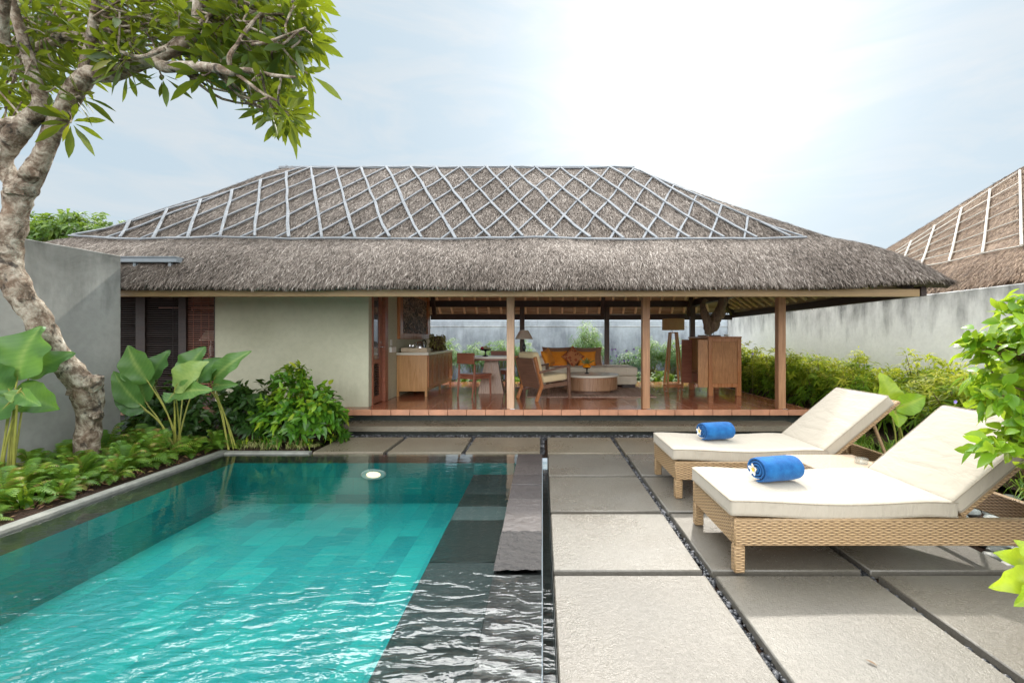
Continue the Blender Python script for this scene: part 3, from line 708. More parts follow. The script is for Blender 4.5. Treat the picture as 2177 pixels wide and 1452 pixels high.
# ridge cap
b = MB(); b.box((-5.26, 9.06, 4.80), (1.84, 9.24, 4.862), 0.012); mk('ridge_cap', b, M['batten'], pav)
# lattice of silvered battens on the front slope
def clip(p, d, poly):
    t0, t1 = -99, 99
    n = len(poly)
    for i in range(n):
        a = poly[i]; c = poly[(i + 1) % n]; nx, ny = -(c[1] - a[1]), c[0] - a[0]
        num = nx * (p[0] - a[0]) + ny * (p[1] - a[1]); den = nx * d[0] + ny * d[1]
        if abs(den) < 1e-9:
            if num < 0: return None
            continue
        t = -num / den
        if den > 0: t0 = max(t0, t)
        else: t1 = min(t1, t)
    return (t0, t1) if t1 - t0 > 0.25 else None
def roof_z(x, y): return float(roof.top(np.array([x]), np.array([y]))[0])
def strip(mb, a, c, w, off, th=0.022):
    n = max(2, int(math.dist(a, c) / 0.35)); pts = []
    for i in range(n + 1):
        t = i / n; x = a[0] + (c[0] - a[0]) * t; y = a[1] + (c[1] - a[1]) * t
        pts.append((x + random.uniform(-.014, .014), y, roof_z(x, y) + off + random.uniform(-0.008, 0.010)))
    for i in range(n):
        mb.bar(pts[i], (Vector(pts[i + 1]) + (Vector(pts[i + 1]) - Vector(pts[i])) * 0.06), w * random.uniform(0.8, 1.12), th, 0.005, (0, -0.65, 0.76))
poly = [(-6.85, 6.69), (3.75, 6.69), (1.78, 9.0), (-4.75, 9.0)]
for fam, (sgn, off, w) in enumerate(((1, 0.080, 0.043), (-1, 0.060, 0.033))):
    k = -9.0
    while k < 9:
        d = (0.572 * sgn, -1.0); p = (k, 9.0); c = clip(p, d, poly)
        if c:
            a = (p[0] + d[0] * c[0], p[1] + d[1] * c[0]); e = (p[0] + d[0] * c[1], p[1] + d[1] * c[1])
            b = MB(); strip(b, a, e, w, off); mk('roof_batten', b, M['batten'], pav)
        k += 0.492
for a, c in (((-6.95, 6.66), (3.85, 6.66)), ((-4.75, 9.0), (1.78, 9.0)), ((-6.9, 6.66), (-4.75, 9.0)), ((3.8, 6.66), (1.78, 9.0))):
    b = MB(); strip(b, a, c, 0.034, 0.062); mk('roof_batten', b, M['batten'], pav)
# eave boards and beams
def part_box(name, a, c, mat, bev=0.006, parent=None):
    b = MB(); b.box(a, c, bev); return mk(name, b, mat, parent or pav)
part_box('eave_board', (-7.6, 6.02, 1.968), (5.0, 6.08, 2.07), M['fascia'])
part_box('eave_board', (-3.0, 12.2, 1.93), (5.1, 12.27, 2.07), M['dark_timber'])
part_box('eave_board', (5.08, 6.10, 1.985), (5.16, 12.195, 2.11), M['dark_timber'])
part_box('beam', (-7.4, 7.26, 2.24), (3.9, 7.38, 2.40), M['dark_timber'])
part_box('beam', (-2.84, 11.44, 2.22), (3.9, 11.56, 2.38), M['dark_timber'])
part_box('beam', (3.76, 7.385, 2.24), (3.88, 11.435, 2.40), M['dark_timber'])
# front, back and right-hand posts
for i, x in enumerate((-0.51, 1.66, 3.83)):
    o = part_box('post', (x - 0.06, 7.26, 0.29), (x + 0.06, 7.38, 2.238), M['post_pale'] if i == 0 else M['post'], 0.006)
    if i == 0: o['label'] = 'pale weathered post'
    b = MB(); b.box((x + 0.0, 7.225, 0.291), (x + 0.075, 7.30, 0.303), 0.003); mk('post_plate', b, M['steel'], pav)
for x in (-0.51, 1.63, 3.79): part_box('post', (x - 0.058, 11.44, 0.29), (x + 0.058, 11.56, 2.218), M['dark_post'])
for x in (-2.7, 1.50, 3.66):   # slanting hip struts by the rear posts
    b = MB(); b.bar((x, 11.40, 2.0), (x, 11.1, 2.65), 0.09, 0.09); mk('strut', b, M['dark_timber'], pav)
def lowz(x, y): return float(roof.low(np.array([x]), np.array([y]))[0])
for i in range(25):
    x = -2.72 + i * 0.325
    if x > 4.75: break
    yt = 12.15; ye = 9.3 if x < 1.9 else min(12.0, 9.3 + (x - 1.9) * 0.93)
    if yt - ye < 0.35: continue
    sk = 0.0 if x < 1.6 else -(x - 1.6) * 0.10
    P = [(x, yt, lowz(x, yt) - 0.03), (x + sk, ye, lowz(x + sk, ye) - 0.03)]
    b = MB(); b.tube([P[0], P[1]], [0.032, 0.03], 10); mk('rafter', b, M['rafter'], pav)
for i in range(17):
    y = 6.7 + i * 0.325
    xt = 5.02; xe = max(1.9, 5.2 - min(y - 5.9, 12.4 - y) * 1.03)
    if xt - xe < 0.3: continue
    P = [(xt, y, lowz(xt, y) - 0.03), (xe, y, lowz(xe, y) - 0.03)]
    b = MB(); b.tube(P, [0.032, 0.03], 10); mk('rafter', b, M['rafter'], pav)
for a, c in (((5.05, 12.1), (1.95, 9.25)), ((5.05, 6.2), (1.95, 9.05))):
    b = MB(); b.bar((*a, lowz(*a) - 0.07), (*c, lowz(*c) - 0.07), 0.09, 0.12); mk('hip_beam', b, M['dark_timber'], pav)

# platform
b = MB(); b.box((-8.0, 7.36, -0.06), (4.16, 12.0, 0.26), 0.01); mk('platform_base', b, M['dark_riser'], pav)
b = MB(); b.grid(np.linspace(-8.0, 4.262, 60), np.linspace(7.205, 11.95, 30), 0.290); mk('floor_tiles', b, M['floor'], pav)
b = MB(); b.box((-8.0, 7.222, 0.20), (4.25, 7.3595, 0.2885), 0.004); b.box((4.17, 7.36, 0.20), (4.25, 11.95, 0.2885), 0.004); mk('slab_edge', b, M['grout'], pav)
b = MB(); x = -4.2
while x < 4.2:
    b.box((x + 0.003, 7.20, 0.2), (min(x + 0.297, 4.262), 7.221, 0.2915), 0.006, rnd=random.random()); x += 0.3
b.box((4.251, 7.224, 0.2), (4.265, 11.9, 0.2915), 0.005)
mk('edge_tiles', b, M['lip_tile'], pav)
# plaster room
b = MB(); b.box((-5.37, 7.46, 0.292), (-2.85, 7.60, 2.46), 0.004); b.box((-2.99, 8.36, 0.292), (-2.85, 11.58, 2.75), 0.004)
b.box((-5.37, 7.604, 0.292), (-5.23, 11.58, 2.75), 0.004); b.box((-5.226, 11.45, 0.292), (-2.994, 11.58, 2.75), 0.004); b.box((-2.99, 7.604, 2.30), (-2.85, 8.356, 2.75), 0.003)
mk('wall', b, M['green_wall'], pav)
# door in the side wall (plane X = -2.85)
dr = MB()
dr.box((-2.985, 7.606, 0.292), (-2.835, 7.665, 2.296), 0.004); dr.box((-2.985, 8.20, 0.292), (-2.83, 8.354, 2.296), 0.004)
mk('door_frame', dr, M['mahog'], pav)
d0 = MB()
d0.box((-2.925, 7.668, 0.30), (-2.885, 7.73, 2.29), 0.003); d0.box((-2.925, 8.06, 0.30), (-2.885, 8.197, 2.29), 0.003)
for z0, z1 in ((0.30, 0.42), (0.98, 1.06), (2.18, 2.29)): d0.box((-2.925, 7.732, z0), (-2.885, 8.058, z1), 0.003)
door = mk('door', d0, M['mahog'], pav)
b = MB(); b.box((-2.91, 7.733, 1.062), (-2.90, 8.057, 2.178), 0.001); mk('glass', b, M['pane'], door)
b = MB()
for i in range(13): b.box((-2.918, 7.733, 0.43 + i * 0.042), (-2.892, 8.057, 0.455 + i * 0.042), 0.003)
mk('louvre', b, M['dark_timber'], door)
b = MB(); b.tube([(-2.885, 8.13, 1.27), (-2.835, 8.13, 1.27)], 0.012, 10); b.bar((-2.835, 8.14, 1.27), (-2.835, 8.00, 1.27), 0.02, 0.014); b.box((-2.886, 8.115, 1.33), (-2.872, 8.145, 1.37), 0.003)
mk('handle', b, M['steel'], door)
# bedroom side: dark timber frame with bamboo blinds
b = MB()
for x, w in ((-6.72, 0.16), (-6.02, 0.13), (-5.44, 0.10), (-7.3, 0.12)): b.box((x - w / 2, 7.60, 0.292), (x + w / 2, 7.72, 2.238), 0.004)
b.box((-7.4, 7.604, 0.294), (-5.37, 7.716, 0.44), 0.003)
mk('window_frame', b, M['dark_timber'], pav)
for (xa, xb, mt, nm) in ((-7.22, -6.09, M['dark_timber'], 'dark bamboo blind'), (-5.95, -5.49, M['mahog'], 'reddish bamboo blind')):
    b = MB(); z = 0.47
    while z < 2.2:
        gap = 0.036 if z < 1.95 else 0.026
        b.box((xa, 7.63, z), (xb, 7.66, z + random.uniform(0.011, 0.016)), 0.003); z += gap
    for x in (xa + 0.1, (xa + xb) / 2, xb - 0.1): b.box((x - 0.004, 7.622, 0.46), (x + 0.004, 7.628, 2.2), 0.001)
    o = mk('blind', b, mt, pav); o['label'] = nm
b = MB(); b.box((-7.6, 7.72, 0.292), (-7.5, 11.58, 2.3), 0.004)
for x0, x1 in ((-7.5, -7.28), (-6.75, -6.5), (-5.9, -5.374)): b.box((x0, 11.46, 0.292), (x1, 11.58, 2.5), 0.004)
b.box((-7.278, 11.462, 0.292), (-5.902, 11.578, 0.80), 0.003); b.box((-7.278, 11.462, 2.0), (-5.902, 11.578, 2.5), 0.003)
mk('bedroom_wall', b, M['dark_timber'], pav)
b = MB(); b.box((-6.52, 7.724, 1.93), (-5.374, 11.0, 1.965), 0.004); mk('bedroom_beam', b, M['mahog'], pav)
b = MB(); b.box((-6.2, 6.02, 2.425), (-4.84, 6.12, 2.485), 0.004); b.box((-6.2, 6.0, 2.486), (-4.84, 6.14, 2.498), 0.002)
for x in (-5.9, -5.45, -4.98): b.box((x, 6.05, 2.25), (x + 0.04, 6.10, 2.4245), 0.003)
tag(mk('metal_gutter', b, M['flash']), 'grey metal gutter at the end of the left garden wall under the thatch', 'gutter')

# ------------------------------------------------------------------ boundary walls
b = MB(); m = b
def wall_poly(p, q, z0, z1, th, mb):
    p = Vector((*p, 0)); q = Vector((*q, 0)); d = (q - p); L = d.length; d.normalize(); n = Vector((-d.y, d.x, 0))
    Mx = Matrix(((d.x, n.x, 0, p.x), (d.y, n.y, 0, p.y), (0, 0, 1, 0), (0, 0, 0, 1)))
    mb.box((0, 0, z0), (L, th, z1), 0.008, Mx)
wall_poly((-5.40, 5.83), (-5.72, 2.0), -0.06, 2.47, -0.18, b)
b.c[-1] = b.c[-1]
tag(mk('garden_wall', b, M['grey_wall']), 'plain grey plaster garden wall behind the leaning tree', 'wall')
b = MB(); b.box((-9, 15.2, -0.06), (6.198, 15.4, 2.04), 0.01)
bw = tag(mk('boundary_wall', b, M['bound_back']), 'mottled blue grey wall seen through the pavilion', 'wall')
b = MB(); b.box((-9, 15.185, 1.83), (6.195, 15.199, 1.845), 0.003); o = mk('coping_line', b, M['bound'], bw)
b = MB(); b.box((6.2, 0.5, -0.06), (6.42, 15.4, 2.13), 0.015)
tag(mk('boundary_wall', b, M['bound']), 'tall pale wall with black grime streaks behind the hedge', 'wall')

# neighbour's pyramid roof
nroof = Roof(7.0, 14.0, 6.4, 13.1, 2.25, (3.5, 3.5, 3.35, 3.35), 2.95, 0.3, 0.05)
nb = thing('thatched_house', 'neighbouring house with steep thatched roof and white bamboo rods beyond the pale wall', 'house', (10.5, 9.75, 0))
b = MB(); V, q, xs, ys = nroof.surface(b, 0.11); b.add(V, q, 0.2)
nroof.blades(b, 110000, (7.0, 10.5), (6.4, 13.1), (0.09, 0.2), 0.0055, keep=lambda x, y: (x - 7) < np.minimum(y - 6.2, 13.3 - y) * 1.05 + 0.4)
nroof.blades(b, 20000, (7.0, 12), (6.4, 9), (0.09, 0.2), 0.0055)
fringe(nroof, b, 4000, 7.0, 7.0, 6.4, 13.1); fringe(nroof, b, 2000, 7.0, 13.0, 6.4, 6.4)
mk('thatch', b, M['thatch2'], nb, sharp=0)
b = MB(); b.grid(np.linspace(7.16, 13.84, 12), np.linspace(6.56, 12.94, 12), lambda X, Y: nroof.low(X, Y)); mk('ceiling', b, M['lining'], nb)
b = MB(); b.box((8.2, 7.6, -0.06), (12.8, 11.9, 2.6), 0.01); mk('wall', b, M['bound'], nb)
def nz(x, y): return float(nroof.top(np.array([x]), np.array([y]))[0])
def nrod(a, c, r):
    n = 8; P = []
    for i in range(n + 1):
        t = i / n; x = a[0] + (c[0] - a[0]) * t; y = a[1] + (c[1] - a[1]) * t; P.append((x - 0.02, y, nz(x, y) + r + 0.045))
    b = MB(); b.tube(P, r, 8); mk('roof_rod', b, M['white_bamboo'], nb)
LA = [(8.35 - 0.85 * i / 6, 10.73 - 0.75 * i / 6) for i in range(7)]; RA = [(10.1 - 2.6 * i / 6, 9.60 - 2.5 * i / 6) for i in range(7)]
for a, c in zip(LA, RA): nrod(a, c, 0.011)
for s_ in (0.14, 0.34, 0.56, 0.78, 1.0):
    f = lambda A, B: (A[0] + (B[0] - A[0]) * s_, A[1] + (B[1] - A[1]) * s_)
    nrod(f(LA[0], RA[0]), f(LA[6], RA[6]), 0.020)

# ------------------------------------------------------------------ furniture on the platform
FZ = 0.2905
def bx(name, a, c, mat, par, bev=0.004, local=False):
    b = MB(); b.box(a, c, bev); return mk(name, b, mat, par, local)
sb = thing('sideboard', 'long teak sideboard with panelled doors and cream stone top', 'sideboard', (-2.55, 10.05, FZ))
X0, X1, Y0, Y1 = -2.845, -2.25, 8.88, 11.25
bx('body', (X0, Y0, FZ + 0.14), (X1, Y1, 1.095), M['teak'], sb)
bx('countertop', (X0, Y0 - 0.02, 1.0965), (X1 + 0.03, Y1 + 0.02, 1.145), M['marble'], sb, 0.005)
for i in range(6):
    y = Y0 + 0.02 + i * (Y1 - Y0 - 0.04) / 6; w = (Y1 - Y0 - 0.04) / 6
    b = MB(); b.box((X1 + 0.0015, y + 0.006, FZ + 0.16), (X1 + 0.016, y + w - 0.006, 1.08), 0.003)
    for u0, u1, z0, z1 in ((0.006, 0.06, FZ + 0.16, 1.08), (w - 0.06, w - 0.006, FZ + 0.16, 1.08), (0.06, w - 0.06, FZ + 0.16, FZ + 0.22), (0.06, w - 0.06, 1.02, 1.08)):
        b.box((X1 + 0.0165, y + u0, z0), (X1 + 0.026, y + u1, z1), 0.002)
    mk('door', b, M['teak_red'], sb)
b = MB(); b.box((X0, Y0, FZ + 0.10), (X1, Y0 + 0.04, FZ + 0.138), 0.003); b.box((X1 - 0.04, Y0 + 0.042, FZ + 0.10), (X1, Y1, FZ + 0.138), 0.003); mk('base_frame', b, M['teak'], sb)
for x in (X0 + 0.001, X1 - 0.045):
    for y in (Y0, (Y0 + Y1) / 2, Y1 - 0.045): bx('leg', (x, y, FZ), (x + 0.044, y + 0.044, FZ + 0.098), M['teak'], sb)
# carved panel
wa = thing('wall_art', 'carved dark relief panel in a reddish timber frame on the room wall', 'wall art', (-2.84, 10.1, 1.9))
b = MB()
for (y0, y1, z0, z1) in ((8.92, 9.12, 1.41, 2.44), (11.08, 11.28, 1.41, 2.44), (9.122, 11.078, 1.41, 1.53), (9.122, 11.078, 2.32, 2.44)): b.box((-2.848, y0, z0), (-2.79, y1, z1), 0.006)
mk('frame', b, M['teak_red'], wa)
b = MB(); b.grid(np.linspace(0, 1, 2), np.linspace(0, 1, 2), 0.0)
ys = np.linspace(9.122, 11.078, 90); zs = np.linspace(1.532, 2.318, 50); Yg, Zg = np.meshgrid(ys, zs, indexing='ij')
Xg = np.array([[-2.815 + 0.022 * (mnoise.noise(Vector((y * 5, z * 11, 1))) + 0.6 * mnoise.noise(Vector((y * 11, z * 25, 2)))) for z in zs] for y in ys])
nb_ = Xg.shape; ii = np.arange(nb_[0] - 1)[:, None]; jj = np.arange(nb_[1] - 1)[None]
q = np.stack([ii * nb_[1] + jj, (ii + 1) * nb_[1] + jj, (ii + 1) * nb_[1] + jj + 1, ii * nb_[1] + jj + 1], -1).reshape(-1, 4)
b = MB(); b.add(np.stack([Xg, Yg, Zg], -1).reshape(-1, 3), q); mk('relief', b, M['carved'], wa)
# tray, kettle, jars, planter
tr = thing('tray', 'pale wooden tray carrying the kettle on the sideboard', 'tray', (-2.5, 9.08, 1.146))
b = MB(); b.box((-2.78, 8.93, 1.1465), (-2.27, 9.25, 1.158), 0.003)
for a, c in (((-2.78, 8.93), (-2.27, 8.945)), ((-2.78, 9.235), (-2.27, 9.25)), ((-2.78, 8.9455), (-2.765, 9.2345)), ((-2.285, 8.9455), (-2.27, 9.2345))): b.box((*a, 1.1585), (*c, 1.235), 0.003)
b.box((-2.64, 8.924, 1.185), (-2.54, 8.9295, 1.205), 0.002)
mk('body', b, M['tray'], tr)
kt = thing('kettle', 'steel kettle with dark handle standing in the tray', 'kettle', (-2.44, 9.09, 1.158))
b = MB(); b.lathe([(0.001, 0), (0.085, 0), (0.09, 0.02), (0.082, 0.11), (0.06, 0.185), (0.05, 0.2), (0.001, 0.212)], (-2.44, 9.09, 1.1585), 24); b.tube([(-2.51, 9.09, 1.28), (-2.55, 9.09, 1.345)], [0.022, 0.012], 8); mk('body', b, M['steel'], kt)
b = MB(); b.tube(catmull([(-2.40, 9.09, 1.37), (-2.35, 9.09, 1.385), (-2.325, 9.09, 1.32), (-2.345, 9.09, 1.22)]), 0.011, 8); mk('handle', b, M['black'], kt)
for i, (x, y) in enumerate(((-2.57, 9.03), (-2.64, 9.06), (-2.68, 9.16))):
    jr = thing('jar', ('glass jar with steel lid beside the kettle', 'glass jar with steel lid in the middle of the tray', 'glass jar with steel lid at the wall end of the tray')[i], 'jar', (x, y, 1.158), 0, 'jars in the tray')
    b = MB(); b.lathe([(0.001, 0), (0.032, 0), (0.034, 0.01), (0.032, 0.09), (0.026, 0.1)], (x, y, 1.1585), 16); mk('body', b, M['glass'], jr)
    b = MB(); b.lathe([(0.027, 0.101), (0.03, 0.103), (0.03, 0.135), (0.001, 0.138)], (x, y, 1.1585), 16); mk('lid', b, M['steel'], jr)
def rot_leaf_cloud(c, r, N, L, Wd, seed=0, shell=0.5, flat=1.0, rows=3, upb=0.35, droop=0.25):
    u = RNG.normal(size=(N, 3)); u /= np.linalg.norm(u, axis=1, keepdims=True)
    rad = RNG.uniform(shell, 1, (N, 1)) ** 0.6
    P = np.array(c) + u * rad * np.array(r)
    d = u * 0.8 + RNG.normal(0, 0.5, (N, 3)); d[:, 2] += upb
    up = RNG.normal(0, 0.45, (N, 3)) + np.array([0, 0, 1.0])
    return P, d, up
pt = thing('planter', 'squat planter covered in dried yellow green leaves at the sideboard end', 'planter', (-2.5, 10.86, 1.146))
b = MB(); b.lathe([(0.001, 0), (0.12, 0), (0.135, 0.05), (0.14, 0.2), (0.135, 0.32), (0.11, 0.33), (0.001, 0.3)], (-2.5, 10.86, 1.1465), 20); mk('pot', b, M['stem'], pt)
b = MB(); N = 420; a = RNG.uniform(0, 2 * PI, N); z = RNG.uniform(0.01, 0.36, N)
P = np.stack([-2.5 + 0.145 * np.cos(a), 10.86 + 0.145 * np.sin(a), 1.147 + z], -1); D = np.stack([np.cos(a), np.sin(a), RNG.normal(0, 1, N)], -1)
b.leaves(P, D, RNG.normal(0, 1, (N, 3)), RNG.uniform(0.04, 0.09, N), 0.045, 0.3, 3); mk('leaves', b, m_leaf('dried_leaf', [(0, (0.14, 0.13, 0.03)), (0.5, (0.42, 0.38, 0.12)), (1, (0.75, 0.66, 0.36))], 0.6, 0.2), pt)
sw = thing('wall_socket', 'white socket and switch plates on the room wall by the door', 'switch', (-2.84, 8.6, 1.2))
bx('socket', (-2.8485, 8.46, 1.16), (-2.80, 8.72, 1.26), M['white'], sw); bx('switch', (-2.8485, 8.50, 1.29), (-2.835, 8.60, 1.40), M['white'], sw)

# dining table + chairs
dt = thing('dining_table', 'square dining table with cream top on a flared brown pedestal', 'table', (-1.06, 9.55, FZ))
bx('tabletop', (-1.46, 9.12, 1.015), (-0.66, 9.98, 1.055), M['marble'], dt, 0.006)
bx('apron', (-1.40, 9.18, 0.975), (-0.72, 9.92, 1.0145), M['mahog'], dt, 0.004)
b = MB()
def frustum(mb, c, z0, z1, a, bq):
    V = [(c[0] + sx * h[0], c[1] + sy * h[1], z) for z, h in ((z0, a), (z1, bq)) for sx, sy in ((-1, -1), (1, -1), (1, 1), (-1, 1))]
    mb.add(V, [(3, 2, 1, 0), (4, 5, 6, 7)] + [(i, (i + 1) % 4, 4 + (i + 1) % 4, 4 + i) for i in range(4)])
frustum(b, (-1.06, 9.55), FZ, 0.974, (0.26, 0.20), (0.13, 0.11)); mk('pedestal', b, M['drum'], dt)
def chair(label, loc, dirv):
    t = thing('dining_chair', label, 'chair', (*loc, FZ), math.atan2(dirv[1], dirv[0]) - PI / 2, 'dining chairs')
    b = MB(); b.soft((-0.235, -0.22, 0.40), (0.235, 0.24, 0.445), 0.014, 0.006, 8); mk('seat', b, M['mahog'], t, True)
    b = MB(); b.box((-0.235, -0.245, 0.64), (0.235, -0.215, 0.85), 0.01, MT(0, -0.02, 0) @ MR(0, 'X')); mk('backrest', b, M['mahog'], t, True)
    for sx in (-1, 1):
        b = MB(); b.tube([(sx * 0.20, -0.27, 0), (sx * 0.212, -0.225, 0.42), (sx * 0.215, -0.218, 0.63)], [0.016, 0.024, 0.018], 8); mk('leg', b, M['mahog'], t, True)
        b = MB(); b.tube([(sx * 0.21, 0.225, 0), (sx * 0.205, 0.21, 0.41)], [0.014, 0.023], 8); mk('leg', b, M['mahog'], t, True)
        b = MB(); b.box((sx * 0.20 - 0.012, -0.2, 0.345), (sx * 0.20 + 0.012, 0.19, 0.398), 0.004); mk('seat_rail', b, M['mahog'], t, True)
    b = MB(); b.box((-0.185, 0.185, 0.345), (0.185, 0.21, 0.398), 0.004); b.box((-0.185, -0.225, 0.345), (0.185, -0.20, 0.398), 0.004); mk('apron', b, M['mahog'], t, True)
    return t
chair('reddish wooden dining chair with its back to the pool', (-1.33, 8.98), (0.34, 0.45))
chair('dark dining chair tucked in behind the cream table', (-0.98, 10.22), (-0.12, -1))
fs = thing('fruit_stand', 'black footed fruit bowl on the dining table', 'fruit bowl', (-1.19, 9.5, 1.055))
b = MB(); b.lathe([(0.001, 0.0), (0.065, 0.0), (0.06, 0.012), (0.018, 0.03), (0.016, 0.09), (0.03, 0.105), (0.11, 0.125), (0.125, 0.15), (0.12, 0.15), (0.10, 0.135), (0.001, 0.13)], (-1.19, 9.5, 1.0555), 28); mk('bowl', b, M['black'], fs)
for i, (x, y, z, r, m_, lb_) in enumerate(((-1.25, 9.46, 1.222, 0.036, 'fruit_red', 'dark red fruit in the black bowl'), (-1.185, 9.47, 1.232, 0.046, 'fruit_green', 'large pale green fruit in the black bowl'), (-1.115, 9.49, 1.216, 0.032, 'fruit_green', 'small pale fruit at the bowl edge'), (-1.21, 9.56, 1.216, 0.035, 'orange_glass', 'orange fruit at the back of the black bowl'))):
    b = MB(); b.ell((x, y, z), (r, r, r * 0.92), 16, amp=0.1); tag(mk('fruit', b, M[m_]), lb_, 'fruit', 'fruit in the black bowl')

# armchair
ac = thing('armchair', 'low wooden armchair with slanted back and beige cushions', 'armchair', (0.03, 8.62, FZ), math.atan2(0.44, 0.58) - PI / 2)
for sx in (-1, 1):
    b = MB(); b.bar((sx * 0.30, -0.40, 0), (sx * 0.30, -0.27, 0.29), 0.05, 0.055, 0.006, (0, 1, 0)); b.bar((sx * 0.30, -0.275, 0.27), (sx * 0.30, -0.43, 0.80), 0.05, 0.05, 0.006, (0, 1, 0)); mk('rear_leg', b, M['teak_red'], ac, True)
    b = MB(); b.bar((sx * 0.33, 0.36, 0), (sx * 0.33, 0.33, 0.60), 0.045, 0.06, 0.006, (0, 1, 0)); mk('front_leg', b, M['walnut'], ac, True)
    b = MB(); b.bar((sx * 0.33, -0.36, 0.52), (sx * 0.33, 0.365, 0.622), 0.055, 0.035, 0.006); mk('armrest', b, M['walnut'], ac, True)
    b = MB(); b.bar((sx * 0.30, -0.30, 0.25), (sx * 0.305, 0.33, 0.29), 0.03, 0.075, 0.005); mk('seat_rail', b, M['walnut'], ac, True)
b = MB(); b.bar((-0.275, 0.33, 0.285), (0.275, 0.33, 0.285), 0.03, 0.075, 0.005); mk('front_rail', b, M['walnut'], ac, True)
b = MB(); b.box((-0.275, 0, -0.014), (0.275, 0.58, 0.014), 0.008, MT(0, -0.285, 0.22) @ MR(107, 'X')); mk('back_panel', b, M['walnut'], ac, True)
b = MB(); b.soft((-0.272, -0.22, 0.325), (0.272, 0.37, 0.455), 0.045, 0.018, 12, 0.003, sag=lambda V: V + np.outer(V[:, 1] * 0.06, [0, 0, 1])); mk('seat_cushion', b, M['beige'], ac, True)
b = MB(); b.soft((-0.268, 0.0, -0.06), (0.268, 0.50, 0.06), 0.045, 0.015, 12, 0.003, MT(0, -0.235, 0.40) @ MR(106, 'X')); mk('back_cushion', b, M['beige'], ac, True)

# sofa
sf = thing('sofa', 'cream upholstered daybed sofa with open chaise end', 'sofa', (1.05, 10.8, FZ))
b = MB(); b.soft((-0.05, 10.33, 0.575), (2.17, 11.3, 0.775), 0.05, 0.012, 16, 0.003); mk('seat_cushion', b, M['cream'], sf)
b = MB(); b.soft((-0.05, 10.36, 0.37), (2.16, 11.3, 0.572), 0.03, 0.0, 10); mk('base', b, M['cream'], sf)
b = MB(); b.soft((-0.05, 11.02, 0.70), (1.46, 11.28, 1.02), 0.05, 0.01, 10); mk('back', b, M['cream'], sf)
b = MB(); b.soft((-0.08, 10.40, 0.74), (0.10, 11.015, 1.01), 0.05, 0.01, 10); mk('armrest', b, M['cream'], sf)
for x in (0.0, 1.0, 1.83):
    for y in (10.40, 11.1): bx('leg', (x, y, FZ), (x + 0.30, y + 0.1, 0.369), M['dark_timber'], sf)
def cush(name, label, w, h, t, x, y, z, rx, rz, mat, spin=0, group='cushions on the sofa'):
    b = MB(); Mx = MT(x, y, z) @ MR(rz, 'Z') @ MR(rx, 'X') @ MR(spin, 'Z'); b.pillow(w, h, t, Mx); tag(mk(name, b, mat), label, 'cushion', group)
cush('cushion', 'large brown cushion at the left end of the sofa back', 0.74, 0.50, 0.2, 0.36, 11.0, 0.99, 70, 2, M['brown_f'])
cush('cushion', 'large brown cushion beside the open chaise end', 0.74, 0.50, 0.2, 1.08, 10.99, 0.985, 70, -3, M['brown_f'])
cush('cushion', 'plain orange cushion between armchair and patterned cushion', 0.44, 0.40, 0.15, 0.38, 10.86, 0.95, 66, 3, M['orange_f'])
cush('cushion', 'plain orange cushion behind the flower goblet', 0.44, 0.40, 0.15, 1.06, 10.84, 0.945, 66, -4, M['orange_f'])
cush('cushion', 'rust patterned diamond cushion in the middle of the sofa', 0.40, 0.40, 0.14, 0.72, 10.70, 1.0, 68, 0, M['patt'], 45)
cush('cushion', 'rust orange cushion leaning at the arm behind the armchair', 0.42, 0.42, 0.15, 0.13, 10.52, 0.98, 70, 62, M['orange_f'], 12)

# coffee table, rug, goblet
b = MB(); b.box((-0.30, 8.75, FZ + 0.001), (2.2, 10.6, FZ + 0.012), 0.003); tag(mk('rug', b, M['rug']), 'pinkish brown striped rug under the coffee table', 'rug')
ct = thing('coffee_table', 'round drum coffee table with cream stone top', 'coffee table', (1.0, 9.55, FZ + 0.012))
zz = FZ + 0.0125
b = MB(); b.lathe([(0.001, 0.335), (0.585, 0.335), (0.60, 0.345), (0.60, 0.372), (0.59, 0.38), (0.001, 0.38)], (1.0, 9.55, zz), 64); mk('tabletop', b, M['marble'], ct)
b = MB(); b.lathe([(0.001, 0.07), (0.56, 0.07), (0.57, 0.08), (0.57, 0.334)], (1.0, 9.55, zz), 64); mk('drum', b, M['drum'], ct)
b = MB(); b.lathe([(0.001, 0), (0.44, 0), (0.44, 0.069)], (1.0, 9.55, zz), 48); mk('plinth', b, M['walnut'], ct)
gz_ = zz + 0.381
gb = thing('flower_goblet', 'orange goblet with black foot holding cream flowers on the coffee table', 'vase', (0.94, 9.60, gz_))
b = MB(); b.lathe([(0.001, 0), (0.05, 0), (0.05, 0.012), (0.016, 0.025), (0.014, 0.09), (0.03, 0.105), (0.075, 0.118), (0.085, 0.13)], (0.94, 9.6, gz_), 28); mk('foot', b, M['black'], gb)
b = MB(); b.lathe([(0.085, 0.131), (0.092, 0.145), (0.085, 0.175), (0.055, 0.205), (0.04, 0.21), (0.001, 0.205)], (0.94, 9.6, gz_), 28); mk('cup', b, M['orange_glass'], gb)
b = MB(); N = 26; a = RNG.uniform(0, 2 * PI, N); el = RNG.uniform(0.3, 1.5, N)
D = np.stack([np.cos(a) * np.cos(el), np.sin(a) * np.cos(el), np.sin(el)], -1)
b.leaves(np.tile([0.94, 9.6, gz_ + 0.2], (N, 1)), D, np.tile([0, -1, 0.4], (N, 1)), RNG.uniform(0.08, 0.24, N), RNG.uniform(0.012, 0.04, N), 0.1, 4)
mk('flowers', b, M['lf_var'], gb)

